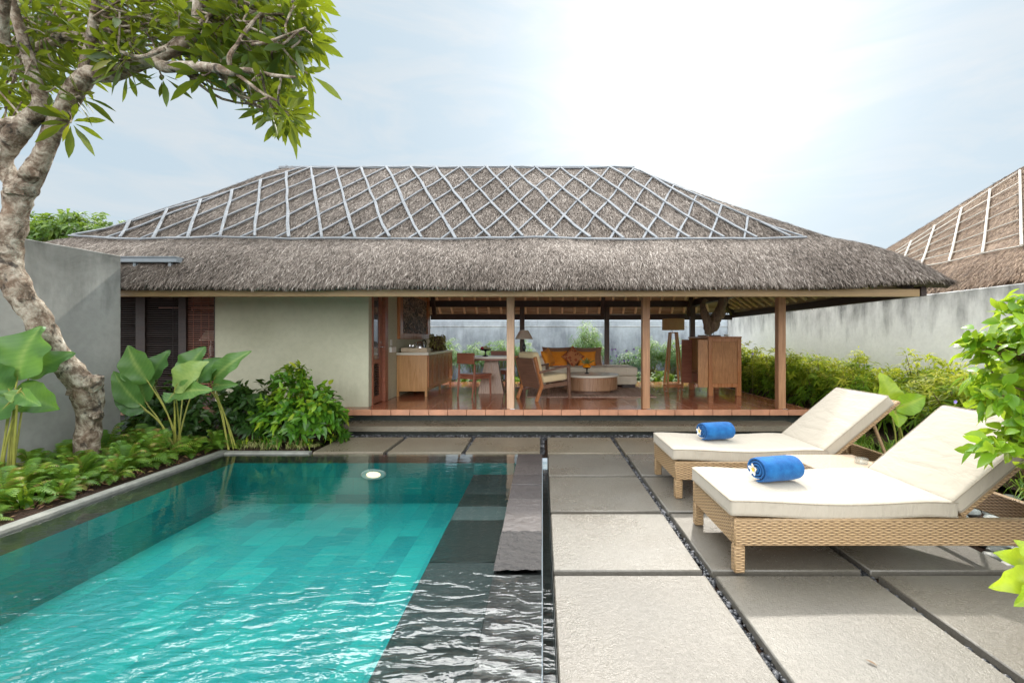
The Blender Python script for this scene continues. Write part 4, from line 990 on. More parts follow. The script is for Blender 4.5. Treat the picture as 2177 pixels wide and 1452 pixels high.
# floor lamp
fl = thing('floor_lamp', 'teak floor lamp on four slanting legs with tan drum shade', 'floor lamp', (3.18, 11.05, FZ))
cx, cy = 3.18, 11.05
for sx in (-1, 1):
    for sy in (-1, 1):
        b = MB(); b.bar((cx + sx * 0.18, cy + sy * 0.15, FZ), (cx + sx * 0.075, cy + sy * 0.06, 1.58), 0.04, 0.055, 0.004, (0, 1, 0)); mk('leg', b, M['teak'], fl)
b = MB()
for sy in (-1, 1): b.box((cx - 0.155, cy + sy * 0.15 - 0.015, FZ + 0.012), (cx + 0.155, cy + sy * 0.15 + 0.015, FZ + 0.045), 0.003)
for sx in (-1, 1): b.box((cx + sx * 0.18 - 0.015, cy - 0.125, FZ + 0.013), (cx + sx * 0.18 + 0.015, cy + 0.125, FZ + 0.044), 0.003)
b.box((cx - 0.085, cy - 0.07, 1.555), (cx + 0.085, cy + 0.07, 1.582), 0.003); mk('base_frame', b, M['teak'], fl)
b = MB(); b.tube([(cx, cy, 1.582), (cx, cy, 1.75)], 0.012, 8); mk('stem', b, M['steel'], fl)
b = MB(); b.lathe([(0.255, 1.63), (0.262, 1.63), (0.262, 1.905), (0.255, 1.905), (0.255, 1.63)], (cx, cy, 0), 48); mk('lamp_shade', b, M['shade_tan'], fl)
# table lamp and its round table by the rear post
tt = thing('side_table', 'small dark round side table behind the armchair', 'side table', (-0.42, 10.45, FZ))
b = MB(); b.lathe([(0.001, 0.70), (0.24, 0.70), (0.25, 0.71), (0.25, 0.735), (0.001, 0.74)], (-0.42, 10.45, FZ), 36); mk('tabletop', b, M['mahog'], tt)
b = MB(); b.tube([(-0.42, 10.45, FZ + 0.03), (-0.42, 10.45, FZ + 0.70)], 0.035, 12); b.lathe([(0.001, 0), (0.18, 0), (0.18, 0.02), (0.04, 0.03)], (-0.42, 10.45, FZ), 30); mk('pedestal', b, M['mahog'], tt)
def table_lamp(label, x, y, z, hs, s, dark='black'):
    l = thing('table_lamp', label, 'table lamp', (x, y, z))
    b = MB(); b.lathe([(0.001, 0), (0.08 * s, 0), (0.08 * s, 0.02), (0.025 * s, 0.04), (0.03 * s, 0.12 * s), (0.05 * s, 0.2 * s), (0.02 * s, 0.3 * s), (0.012, 0.32 * s), (0.012, hs)], (x, y, z), 20); mk('lamp_base', b, M[dark], l)
    b = MB(); b.lathe([(0.215 * s, hs - 0.02), (0.22 * s, hs - 0.02), (0.10 * s, hs + 0.19 * s), (0.095 * s, hs + 0.19 * s), (0.215 * s, hs - 0.02)], (x, y, z), 40); mk('lamp_shade', b, M['shade'], l); return l
table_lamp('table lamp with cream cone shade behind the pale post', -0.42, 10.43, FZ + 0.7405, 0.40, 0.95)
bd = thing('console_table', 'dark console table inside the blinds of the bedroom', 'table', (-6.1, 8.6, FZ))
bx('tabletop', (-6.6, 8.4, 1.0), (-5.6, 8.8, 1.04), M['mahog'], bd)
for x in (-6.58, -5.66):
    for y in (8.42, 8.74): bx('leg', (x, y, FZ), (x + 0.05, y + 0.05, 0.999), M['mahog'], bd)
table_lamp('pale table lamp glimpsed through the reddish blind', -6.25, 8.58, 1.0405, 0.36, 0.85, 'white')

# cabinet with open doors
cb = thing('cabinet', 'ribbed teak cabinet standing with both doors open', 'cabinet', (3.58, 9.55, FZ))
X0, X1, Y0, Y1, Z0, Z1 = 3.27, 3.915, 8.96, 10.16, FZ + 0.17, 1.43
b = MB(); b.box((X0, Y0, Z0), (X1, Y0 + 0.03, Z1), 0.004); b.box((X0, Y1 - 0.03, Z0), (X1, Y1, Z1), 0.004); b.box((X1 - 0.025, Y0 + 0.0305, Z0), (X1, Y1 - 0.0305, Z1), 0.003)
b.box((X0, Y0 + 0.0305, Z0), (X1 - 0.0255, Y1 - 0.0305, Z0 + 0.03), 0.003); b.box((X0, Y0 + 0.0305, Z0 + 0.24), (X1 - 0.0255, Y1 - 0.0305, Z0 + 0.262), 0.003); mk('carcass', b, M['teak'], cb)
bx('top', (X0 - 0.012, Y0 - 0.012, Z1 + 0.0005), (X1 + 0.012, Y1 + 0.012, Z1 + 0.03), M['teak_red'], cb, 0.005)
b = MB()
for a, c in (((X0, Z0), (X0 + 0.075, Z1)), ((X1 - 0.075, Z0), (X1, Z1)), ((X0 + 0.0755, Z0), (X1 - 0.0755, Z0 + 0.075)), ((X0 + 0.0755, Z1 - 0.075), (X1 - 0.0755, Z1))): b.box((a[0], Y0 - 0.018, a[1]), (c[0], Y0 - 0.0005, c[1]), 0.004)
mk('side_frame', b, M['teak_red'], cb)
b = MB(); x = X0 + 0.077
while x < X1 - 0.082: b.box((x, Y0 - 0.010 - random.uniform(0, 0.004), Z0 + 0.078), (x + 0.0125, Y0 - 0.0008, Z1 - 0.078), 0.004); x += 0.0135
mk('side_panel', b, M['cab'], cb)
for x in (X0, X1 - 0.095):
    for y in (Y0 - 0.018, Y1 - 0.08): bx('leg', (x, y, FZ), (x + 0.094, y + 0.08, Z0 - 0.0005), M['teak_red'], cb)
bx('door', (X0 - 0.20, Y0 + 0.0, Z0 + 0.0), (X0 - 0.006, Y0 + 0.035, Z1 - 0.03), M['cab'], cb)
bx('door', (X0 - 0.23, Y1 - 0.25, Z0), (X0 - 0.006, Y1 - 0.215, Z1 - 0.03), M['mahog'], cb)
bx('drawer', (X0 + 0.02, Y0 + 0.10, Z0 + 0.035), (X1 - 0.05, Y1 - 0.10, Z0 + 0.22), M['mahog'], cb)
dw = thing('driftwood_sculpture', 'forked driftwood sculpture on two pins on top of the cabinet', 'sculpture', (3.5, 9.35, Z1 + 0.03))
bx('base', (3.24, 9.22, Z1 + 0.0305), (3.62, 9.50, Z1 + 0.062), M['walnut'], dw)
b = MB()
for px in (1505, 1517): p = W(px, 712, 9.35); b.tube([(p[0], 9.35, Z1 + 0.06), (p[0], 9.35, 1.60)], 0.006, 6)
mk('pin', b, M['black'], dw)
def dpath(l, Y): return catmull([W(px, py, Y + dy) for px, py, dy in l], 5)
b = MB(); sc_ = 9.35 / F
P = dpath([(1504, 712, 0), (1506, 700, 0), (1503, 684, 0.02), (1498, 668, 0.04), (1495, 655, 0.06), (1495, 645, 0.1), (1499, 638, 0.14), (1505, 640, 0.12)], 9.35)
b.tube(P, lerpr([5 * sc_, 9 * sc_, 10 * sc_, 8 * sc_, 6.5 * sc_, 5.5 * sc_, 4 * sc_, 1 * sc_]), 14, 0.4, 9)
P = dpath([(1507, 710, 0), (1514, 698, -0.01), (1522, 682, -0.02), (1530, 665, -0.03), (1535, 648, -0.03), (1539, 634, -0.02), (1545, 622, 0), (1548, 610, 0)], 9.35)
b.tube(P, lerpr([5 * sc_, 10 * sc_, 12 * sc_, 11 * sc_, 9 * sc_, 7.5 * sc_, 5 * sc_, 2.5 * sc_]), 14, 0.35, 9)
mk('driftwood', b, M['drift'], dw)
for i, (x, y, r, lb_) in enumerate(((3.33, 9.15, 0.022, 'small white shell beside the driftwood base'), (3.72, 9.2, 0.035, 'larger pink white shell on the cabinet top'))):
    b = MB(); b.ell((x, y, Z1 + 0.03 + r * 0.72), (r * 1.3, r, r * 0.7), 12, amp=0.35); tag(mk('shell', b, M['petal']), lb_, 'shell', 'shells on the cabinet')
b = MB(); b.ell((3.36, 9.2, Z0 + 0.262 + 0.02), (0.03, 0.03, 0.02), 10, amp=0.4); tag(mk('ornament', b, M['white']), 'tiny white ornament on the shelf inside the cabinet', 'ornament')
for (px, py) in ((1390, 829), (1399, 832), (1416, 832), (1444, 831), (1452, 829), (1455, 830), (1489, 830)):
    Y = F * (CAM_H - FZ) / (py - VY); p = W(px, py, Y); b = MB(); a = random.uniform(0, 6)
    b.leaves([(p[0], p[1], FZ + 0.004)] * 5, np.array([(math.cos(a + k * 1.257), math.sin(a + k * 1.257), 0.15) for k in range(5)]), np.tile([0, 0, 1.0], (5, 1)), 0.035, 0.026, -0.1, 4)
    tag(mk('fallen_flower', b, M['petal']), 'small white fallen flower on the tiles near the cabinet', 'flower', 'fallen white flowers')

# ------------------------------------------------------------------ loungers
def lounger(label, loc):
    t = thing('sun_lounger', label, 'sun lounger', loc, 0, 'wicker sun loungers')
    wk = M['wicker']
    for sy in (-1, 1):
        b = MB(); b.box((0.0, sy * 0.36 - 0.02, 0.165), (2.06, sy * 0.36 + 0.02, 0.325), 0.008); mk('side_rail', b, wk, t, True)
    b = MB(); b.box((0.0, -0.3395, 0.165), (0.042, 0.3395, 0.325), 0.008); mk('foot_rail', b, wk, t, True)
    b = MB(); b.box((2.02, -0.3395, 0.165), (2.06, 0.3395, 0.325), 0.008); mk('head_rail', b, wk, t, True)
    b = MB(); b.box((0.0425, -0.3395, 0.285), (1.37, 0.3395, 0.318), 0.004); mk('deck', b, wk, t, True)
    b = MB(); b.box((1.60, -0.3395, 0.17), (1.64, 0.3395, 0.20), 0.004); mk('cross_bar', b, wk, t, True)
    for x in (0.0, 1.98):
        for sy in (-1, 1):
            b = MB(); b.box((x + 0.001, sy * 0.35 - 0.029, 0.002), (x + 0.065, sy * 0.35 + 0.029, 0.164), 0.006); mk('leg', b, wk, t, True)
    A = MT(1.385, 0, 0.335) @ MR(-40, 'Y')
    b = MB()
    for sy in (-1, 1): b.box((0, sy * 0.335 - 0.02, -0.016), (0.80, sy * 0.335 + 0.02, 0.016), 0.006, A)
    b.box((0.76, -0.314, -0.015), (0.80, 0.314, 0.015), 0.006, A); b.box((0.03, -0.314, -0.006), (0.758, 0.314, 0.006), 0.003, A)
    mk('backrest_frame', b, wk, t, True)
    for sy in (-1, 1):
        b = MB(); p = A @ Vector((0.52, sy * 0.30, -0.018)); b.tube([p, (1.98, sy * 0.30, 0.19)], 0.014, 10); mk('prop_strut', b, wk, t, True)
    def sagf(V):
        V = V.copy(); u = V[:, 0] / 1.36; V[:, 2] += 0.012 * np.cos(u * 2 * PI) - 0.004 - 0.012 * np.exp(-((u - 1) / 0.1) ** 2); return V
    b = MB(); b.soft((-0.015, -0.365, 0.328), (1.36, 0.365, 0.430), 0.022, 0.008, 30, 0.0022, wf=7, sag=sagf); sc_o = mk('seat_cushion', b, M['cushion'], t, True)
    b = MB(); b.soft((0.0, -0.36, 0.018), (0.755, 0.36, 0.115), 0.022, 0.008, 26, 0.0025, A, wf=6); bc_o = mk('back_cushion', b, M['cushion'], t, True)
    # piping seams
    for par, x0, x1, hw, zs, T in ((sc_o, -0.0155, 1.3605, 0.3655, (0.421, 0.337), None), (bc_o, -0.0005, 0.7555, 0.3605, (0.107, 0.026), A)):
        for zz_ in zs:
            b = MB(); r_ = 0.02; ring = []
            for cx_, cy_, a0 in ((x1 - r_, hw - r_, 0), (x0 + r_, hw - r_, 90), (x0 + r_, -hw + r_, 180), (x1 - r_, -hw + r_, 270)):
                for q_ in range(4): ring.append((cx_ + r_ * math.cos(R(a0 + q_ * 30)), cy_ + r_ * math.sin(R(a0 + q_ * 30)), zz_))
            pts_ = []
            for i_ in range(len(ring)):
                p_, n_ = Vector(ring[i_]), Vector(ring[(i_ + 1) % len(ring)]); m_ = max(1, int((n_ - p_).length / 0.06))
                pts_ += [p_.lerp(n_, k_ / m_) for k_ in range(m_)]
            pts_.append(pts_[0])
            V_ = np.array([tuple(p_) for p_ in pts_])
            V_ = sagf(V_) if T is None else xf(V_, T)
            b.tube([tuple(v_) for v_ in V_], 0.0035, 6, cap=False); mk('piping', b, M['piping'], par, True)
    return t
lounger('nearer wicker sun lounger with cream cushion, cut by the right picture edge', (1.15, 3.10, 0))
lounger('farther wicker sun lounger with cream cushion, next to the platform', (1.17, 4.38, 0))
stt = thing('wicker_table', 'low woven rattan side table between the two loungers', 'side table', (2.38, 3.74, 0))
b = MB(); b.box((2.12, 3.52, 0.36), (2.70, 3.97, 0.40), 0.006); mk('tabletop', b, M['wicker_pale'], stt)
b = MB()
for a, c in (((2.12, 3.522), (2.70, 3.56)), ((2.12, 3.93), (2.70, 3.968)), ((2.12, 3.5605), (2.158, 3.9295)), ((2.662, 3.5605), (2.70, 3.9295))): b.box((*a, 0.22), (*c, 0.3595), 0.005)
mk('apron', b, M['wicker'], stt)
for x in (2.125, 2.645):
    for y in (3.53, 3.91): bx('leg', (x, y, 0.002), (x + 0.05, y + 0.05, 0.2195), M['wicker'], stt)
at = thing('ashtray', 'small smoky glass ashtray on the rattan side table', 'ashtray', (2.58, 3.68, 0.4))
b = MB(); b.lathe([(0.001, 0.0), (0.045, 0), (0.05, 0.01), (0.05, 0.04), (0.042, 0.04), (0.04, 0.012), (0.001, 0.01)], (2.58, 3.68, 0.4015), 24); mk('bowl', b, M['glass'], at)
def towel(label, x, y, z, rz):
    t = thing('rolled_towel', label, 'towel', (x, y, z), R(rz), 'rolled blue towels')
    n = 150; turns = 3.6; th = 0.018; P = []
    for i in range(n):
        a = turns * 2 * PI * i / (n - 1) ; r = 0.010 + 0.0225 * a / (2 * PI); P.append((r, a))
    V = []; Lx = 0.155; rows = 9
    off = -P[-1][1] - PI / 2
    for j in range(rows):
        u = -1 + 2 * j / (rows - 1)
        for k, dr in ((0, 0.0105), (1, -0.0105)):
            for i, (r, a) in enumerate(P):
                rr = r + dr * (1 if abs(u) < 0.99 else 0.45) + 0.0025 * mnoise.noise(Vector((u * 3, a * 1.5, 4)))
                xx = u * (Lx + 0.004 * mnoise.noise(Vector((a * 0.8, 0, 1))) - 0.004 * (a / 20))
                V.append((xx, math.cos(a + off) * rr * 1.10, math.sin(a + off) * rr * 0.86))
    V = np.array(V); Q = []
    def id(j, k, i): return j * 2 * n + k * n + i
    for j in range(rows - 1):
        for i in range(n - 1): Q += [(id(j, 0, i), id(j, 0, i + 1), id(j + 1, 0, i + 1), id(j + 1, 0, i)), (id(j, 1, i + 1), id(j, 1, i), id(j + 1, 1, i), id(j + 1, 1, i + 1))]
        Q += [(id(j, 0, n - 1), id(j, 1, n - 1), id(j + 1, 1, n - 1), id(j + 1, 0, n - 1))]
    for i in range(n - 1):
        Q += [(id(0, 0, i), id(0, 1, i), id(0, 1, i + 1), id(0, 0, i + 1)), (id(rows - 1, 0, i + 1), id(rows - 1, 1, i + 1), id(rows - 1, 1, i), id(rows - 1, 0, i))]
    V[:, 2] -= V[:, 2].min()
    b = MB(); b.add(V, Q); o = mk('roll', b, M['towel'], t, True, sharp=60)
    zc = (V[:, 2].max()) / 2
    fr = thing('frangipani_flower', '', 'flower', (0, 0, 0))
    c, s_ = math.cos(R(rz)), math.sin(R(rz)); xl = -Lx - 0.012
    fr.location = (x + xl * c, y + xl * s_, z + zc + 0.004); fr.rotation_euler = (0, 0, R(rz))
    fr['label'] = 'white frangipani flower with yellow heart on the ' + ('nearer' if y < 3.8 else 'farther') + ' blue towel'; fr['group'] = 'flowers on the towels'
    b = MB(); N = 5; ang = np.array([0.3 + k * 2 * PI / 5 for k in range(N)])
    D = np.stack([-0.35 * np.ones(N), np.cos(ang), np.sin(ang)], -1); Up = np.tile([-1.0, 0.1, 0], (N, 1))
    b.leaves(np.stack([np.zeros(N), np.cos(ang) * 0.004, np.sin(ang) * 0.004], -1), D, Up, 0.042, 0.030, 0.0, 5, 0.2, [0.25, 0.8, 1.0, 0.8, 0.15]); mk('petals', b, M['petal'], fr, True)
    b = MB(); b.leaves(np.stack([-0.004 * np.ones(N), np.cos(ang) * 0.002, np.sin(ang) * 0.002], -1), D, Up, 0.018, 0.013, 0.0, 3, 0.2); mk('heart', b, M['yellow'], fr, True)
    return t
towel('larger looking rolled blue towel on the nearer lounger', 1.60, 3.13, 0.432, 14)
towel('rolled blue towel on the farther lounger', 1.68, 4.42, 0.432, 14)

for px, py, lb_ in ((1193, 997, 'small dry brown leaf on the slab by the pool channel'), (1840, 1404, 'small dry leaf on the large front slab in the middle row')):
    Y = F * CAM_H / (py - VY); p = W(px, py, Y); b = MB()
    b.leaves([(p[0], p[1], 0.006)], np.array([[0.6, -0.8, 0.12]]), np.array([[0.1, 0, 1.0]]), 0.045, 0.014, 0.2, 5); tag(mk('fallen_leaf', b, M['stem']), lb_, 'leaf', 'fallen leaves on the slabs')
# river stones by the lounger heads
stones = []
for k in range(3):
    b = MB(); b.ell((0, 0, 0), (1, 0.72, 0.42), 16, amp=0.18); stones.append(b)
first = None
k = 0
pts = []
for _ in range(4000):
    x, y = random.uniform(2.95, 4.25), random.uniform(2.35, 4.9); r = random.uniform(0.05, 0.09)
    if all((x - a) ** 2 + (y - c) ** 2 > (r * 0.8 + q * 0.8) ** 2 for a, c, q in pts): pts.append((x, y, r))
    if len(pts) > 170: break
protos = []
for x, y, r in pts:
    if len(protos) < 3:
        o = mk('river_stone', stones[len(protos)], M['river']); protos.append(o)
    else:
        o = random.choice(protos).copy(); COL.objects.link(o)
    o.location = (x, y, -0.062 + r * 0.36 + random.uniform(0, 0.012)); o.scale = (r, r, r); o.rotation_euler = (random.uniform(-.15, .15), random.uniform(-.15, .15), random.uniform(0, 6))
    tag(o, 'smooth grey river stone in the bed beside the slabs under the loungers', 'stone', 'river stones beside the slabs')

# ------------------------------------------------------------------ vegetation
def unit(v): return v / (np.linalg.norm(v, axis=-1, keepdims=True) + 1e-9)
def shrub_mesh(c, r, ncl, per, L, Wd, stem_base=None, rows=3, upb=0.4, droop=0.25, shell=0.25, spread=0.06, fold=0.3, top_bias=0.35, stems=True, base_z=0.0, whorl=0.8, low=0.35):
    """leaf whorls on twig ends spread through an ellipsoid; returns leaf builder, stem builder"""
    c = np.array(c, float); r = np.array(r, float)
    u = unit(RNG.normal(size=(ncl, 3))); u[:, 2] = np.abs(u[:, 2]) * 1.0 - low * RNG.random(ncl)
    rad = RNG.uniform(shell, 1, (ncl, 1)) ** 0.55
    lump = 1 + 0.22 * np.array([mnoise.noise(Vector((a[0] * 2.2 + c[0] * 3, a[1] * 2.2, a[2] * 2.2))) for a in u])[:, None]
    P = c + u * rad * r * lump
    ax = unit(u * np.array([1, 1, 0.6]) + np.array([0, 0, upb]) + RNG.normal(0, 0.25, (ncl, 3)))
    lb = MB()
    base = np.repeat(P, per, 0) + RNG.normal(0, spread, (ncl * per, 3)) * 0.5
    A = np.repeat(ax, per, 0)
    rd = unit(RNG.normal(size=(ncl * per, 3))); rd = unit(rd - A * np.sum(rd * A, 1, keepdims=True))
    D = unit(A * RNG.uniform(0.15, 0.9, (ncl * per, 1)) + rd * whorl)
    Up = unit(A + RNG.normal(0, 0.2, A.shape) + np.array([0, 0, 0.3]))
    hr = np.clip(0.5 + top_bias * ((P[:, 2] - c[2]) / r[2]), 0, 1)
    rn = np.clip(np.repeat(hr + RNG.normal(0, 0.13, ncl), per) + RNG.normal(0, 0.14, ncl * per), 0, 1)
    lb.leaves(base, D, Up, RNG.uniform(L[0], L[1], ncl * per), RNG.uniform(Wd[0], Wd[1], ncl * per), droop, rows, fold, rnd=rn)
    sbm = MB()
    if stems:
        b0 = np.array(stem_base if stem_base is not None else (c[0], c[1], base_z))
        for i in range(min(ncl, 46)):
            p = P[i]; s0 = b0 + np.array([random.uniform(-.08, .08), random.uniform(-.08, .08), 0]) * (r[0] * 2)
            m_ = s0 * 0.5 + p * 0.5 + np.array([0, 0, 0.12 * (p[2] - s0[2])])
            sbm.tube(catmull([s0, m_, p], 3), [0.010, 0.009, 0.008, 0.007, 0.006, 0.005, 0.003], 5)
    return lb, sbm
def plant(name, label, cat, loc, lb, sb, lm, sm=None, group=None, kid='leaves'):
    t = thing(name, label, cat, loc, 0, group); mk(kid, lb, lm, t, sharp=0)
    if sb is not None and sb.c: mk('stem', sb, sm or M['stem'], t)
    return t

# --- leaning frangipani tree at the left
TY = 4.87
def tdy(py, Y): return Y - 0.5 * min(1.0, max(0.0, (900 - py) / 300.0))
tree = thing('frangipani_tree', 'old leaning frangipani tree with knobbly grey bark arching over the pool', 'tree', (-4.86, TY, 0))
def limb(pts, amp=0.16, n=14, k=5):
    P = [W(px, py, tdy(py, Y)) for px, py, Y, r in pts]; rr = [0.86 * r * tdy(py, Y) / F for px, py, Y, r in pts]
    b = MB(); b.tube(catmull(P, k), lerpr(rr, k), n, amp, 9.0); return b, catmull(P, k)
TR = [(190, 1010, 4.87, 27), (186, 950, 4.87, 25), (190, 890, 4.87, 25), (184, 840, 4.87, 29), (165, 805, 4.87, 27), (130, 765, 4.87, 25), (96, 705, 4.87, 25), (62, 650, 4.88, 27), (34, 605, 4.9, 28), (20, 560, 4.9, 25), (24, 505, 4.9, 24), (32, 455, 4.9, 25), (40, 420, 4.9, 28), (55, 392, 4.9, 27)]
b, path0 = limb(TR, 0.22, 18); 
for px, py, r in ((198, 815, 17), (62, 372, 15), (172, 832, 19), (34, 402, 17), (50, 640, 13), (205, 880, 12)):
    p = W(px, py, tdy(py, 4.84)); b.ell(p, (r * 4.87 / F,) * 3, 14, amp=0.5)
mk('trunk', b, M['bark'], tree)
LIMBS = [
 [(45, 410, 4.9, 24), (28, 385, 4.88, 20), (8, 360, 4.85, 20), (2, 330, 4.82, 22), (30, 290, 4.8, 24), (62, 255, 4.78, 21), (88, 225, 4.75, 18), (78, 180, 4.7, 13), (62, 130, 4.65, 12), (45, 70, 4.6, 11), (20, -10, 4.5, 10), (0, -80, 4.4, 8)],
 [(55, 395, 4.9, 26), (78, 358, 4.9, 21), (96, 318, 4.88, 18), (116, 268, 4.86, 19), (140, 225, 4.83, 21), (165, 185, 4.8, 21), (190, 160, 4.78, 20), (235, 158, 4.75, 17), (285, 140, 4.7, 16), (330, 124, 4.65, 15), (375, 100, 4.6, 14), (405, 80, 4.55, 13), (418, 50, 4.5, 12), (420, 0, 4.45, 10), (428, -60, 4.4, 8)],
 [(325, 128, 4.65, 12), (345, 142, 4.6, 13), (380, 143, 4.5, 13), (420, 142, 4.4, 12), (460, 146, 4.3, 11), (492, 155, 4.25, 9), (530, 150, 4.2, 6.5), (575, 160, 4.15, 5), (628, 165, 4.1, 3)],
 [(182, 168, 4.78, 11), (178, 140, 4.75, 10), (190, 95, 4.7, 10), (198, 50, 4.65, 9), (204, 0, 4.6, 9), (210, -60, 4.5, 7)],
 [(90, 225, 4.75, 10), (72, 180, 4.9, 10), (60, 110, 4.95, 10), (52, 70, 5.0, 8), (40, 30, 5.0, 8), (50, -30, 5.0, 6)],
 [(60, 108, 4.9, 8), (100, 92, 4.85, 9), (150, 76, 4.8, 9), (185, 78, 4.78, 8), (225, 82, 4.7, 5)],
 [(62, 253, 4.78, 12), (30, 258, 4.75, 11), (0, 265, 4.72, 11), (-40, 262, 4.7, 11)],
 [(490, 150, 4.25, 6), (488, 120, 4.2, 6), (505, 95, 4.2, 5), (520, 70, 4.2, 5), (545, 40, 4.2, 4), (570, 15, 4.2, 3)],
 [(500, 156, 4.25, 5), (530, 178, 4.2, 4), (560, 200, 4.15, 3.5), (590, 215, 4.1, 3)],
 [(215, 90, 4.6, 5), (260, 112, 4.55, 5), (300, 122, 4.5, 5), (350, 105, 4.4, 4)],
 [(8, 90, 4.5, 13), (5, 40, 4.4, 12), (12, -20, 4.3, 11)],
 [(415, 60, 4.5, 8), (440, 40, 4.4, 6), (470, 10, 4.3, 5), (500, -30, 4.2, 4)],
 [(535, 95, 4.2, 4), (570, 90, 4.15, 4), (610, 75, 4.1, 3), (650, 60, 4.1, 2.5)],
]
SP = []; LB = []
for l in LIMBS:
    b, pth = limb(l, 0.15 if l[0][3] > 9 else 0.08, 12 if l[0][3] > 9 else 8); LB.append(b)
    SP += [(p, len(LB) - 1) for p in pth[len(pth) // 4:]]
REG = [(612, 140, 80, 112, 24), (560, 55, 90, 75, 30), (430, 30, 110, 60, 26), (300, 50, 110, 60, 24), (150, 40, 120, 60, 22), (50, 60, 80, 80, 14), (40, 190, 60, 55, 9), (150, 120, 70, 40, 8), (250, 110, 60, 35, 5),
       (600, 235, 45, 30, 7), (520, 130, 70, 60, 9), (440, 110, 60, 40, 7), (330, -110, 380, 90, 34), (620, 20, 50, 60, 12)]
tips = []
for cx_, cy_, rx, ry, n in REG:
    for _ in range(int(n * 1.15)):
        a = random.uniform(0, 2 * PI); q = math.sqrt(random.random()); px, py = cx_ + rx * q * math.cos(a), cy_ + ry * q * math.sin(a)
        if px > 672 or (px > 625 and random.random() < 0.45): continue
        Y0_ = 4.4 - 0.5 * min(max(px, 0), 650) / 650
        tips.append(W(px, py, Y0_ + random.uniform(-0.25, 1.1)))
for px, py, Y in ((170, 205, 4.7), (150, 262, 4.7), (118, 185, 4.65), (345, 165, 4.6), (270, 152, 4.6), (575, 205, 4.1), (430, 160, 4.35)): tips.append(W(px, py, Y - 0.45))
lf = MB()
for p in tips:
    p = Vector(p); near, li = sorted(SP, key=lambda s_: (s_[0] - p).length + 0.5 * max(0, s_[0].z - p.z))[random.choice((0, 1, 3, 6, 9, 13))]; tw = LB[li]
    dr_ = (p - near); L_ = dr_.length
    mid = (near + p) / 2 + Vector((0, 0, -0.10 * L_)) + Vector((random.uniform(-.06, .06),) * 3)
    r0 = min(0.016, 0.007 + 0.01 * L_)
    tw.tube(catmull([near, mid, p], 4), lerpr([r0, r0 * 0.8, 0.007], 4), 6)
    ax = np.array(((p - mid).normalized() + Vector((0, 0, 0.35))).normalized())
    n = random.randint(9, 14); ang = np.arange(n) * 2.4 + random.uniform(0, 6); el = np.linspace(-0.25, 0.75, n) + RNG.normal(0, 0.12, n)
    e1 = unit(np.cross(ax, np.array([0.3, 0.8, 0.1]))); e2 = np.cross(ax, e1)
    D = np.cos(ang)[:, None] * e1 + np.sin(ang)[:, None] * e2 + el[:, None] * ax
    B = np.array(p) + ax * np.linspace(-0.06, 0.01, n)[:, None] + D * 0.03
    LL = RNG.uniform(0.14, 0.26, n)
    # leaf blades with a stalk
    lf.leaves(B, D, np.tile(ax, (n, 1)) + RNG.normal(0, 0.25, (n, 3)), LL, LL * RNG.uniform(0.22, 0.29, n), RNG.uniform(0.02, 0.42, n), 6, 0.22, [0.05, 0.35, 0.85, 1, 0.72, 0.03], rnd=np.clip(RNG.normal(0.45, 0.22, n), 0, 1))
mk('crown', lf, M['lf_tree'], tree, sharp=0)
for b in LB: mk('limb', b, M['bark'], tree)

# --- big paddle-leaved plants (each leaf laid out by stalk joint and tip)
def paddle(label, base, leaves, mat=M['lf_cal'], name='paddle_leaf_plant'):
    t = thing(name, label, 'plant', base)
    for i, (jx, jy, tx, ty, Y, Y2, wpx, tone) in enumerate(leaves):
        j = Vector(W(jx, jy, Y)); e = Vector(W(tx, ty, Y2)); ax = e - j; L_ = ax.length; w = wpx * Y / F
        b = MB(); nr, nc = 31, 9; d = ax.normalized(); view = Vector((0, -1, 0.35)); s_ = d.cross(view).normalized(); n_ = s_.cross(d)
        V = []
        for a in range(nr):
            t_ = a / (nr - 1); prof = (math.sin(PI * min(1, 0.05 + 0.95 * t_ ** 0.86)) ** 0.8) * (0.96 + 0.22 * (0.5 - t_)); 
            if a == nr - 1: prof = 0.02
            c = j + d * L_ * t_ - n_ * (0.16 * L_ * (t_ ** 2)) + n_ * 0.05 * L_ * math.sin(PI * t_)
            for k in range(nc):
                v = -1 + 2 * k / (nc - 1)
                p = c + s_ * v * w / 2 * prof + n_ * (0.13 * w * abs(v) ** 1.4 * prof) + n_ * 0.05 * w * math.sin(t_ * 15 + v * 2 + i) * abs(v) ** 1.5 + s_ * 0.02 * w * math.sin(t_ * 22 + i * 2) * v * prof
                V.append(tuple(p))
        q = np.array([(a * nc + k, a * nc + k + 1, (a + 1) * nc + k + 1, (a + 1) * nc + k) for a in range(nr - 1) for k in range(nc - 1)])
        rn = np.array([tone + 0.13 * math.sin((v_ // nc - abs(v_ % nc - 4) * 1.5) * 2.1) + (0.45 if v_ % nc == nc // 2 else 0) for v_ in range(nr * nc)])
        b.add(V, q, np.clip(rn, 0, 1)); lfo = mk('leaf', b, mat, t, sharp=0)
        b = MB(); bs = Vector(base) + Vector((random.uniform(-.05, .05), random.uniform(-.05, .05), 0.0))
        m1 = bs * 0.55 + j * 0.45 + Vector((0, 0, 0.10)); b.tube(catmull([bs, m1, j, j + d * L_ * 0.5 + n_ * (0.05 - 0.04) * L_ - n_ * 0.004], 4), lerpr([0.010, 0.008, 0.006, 0.003], 4), 7)
        mk('stalk', b, M['green_stem'], lfo)
    return t
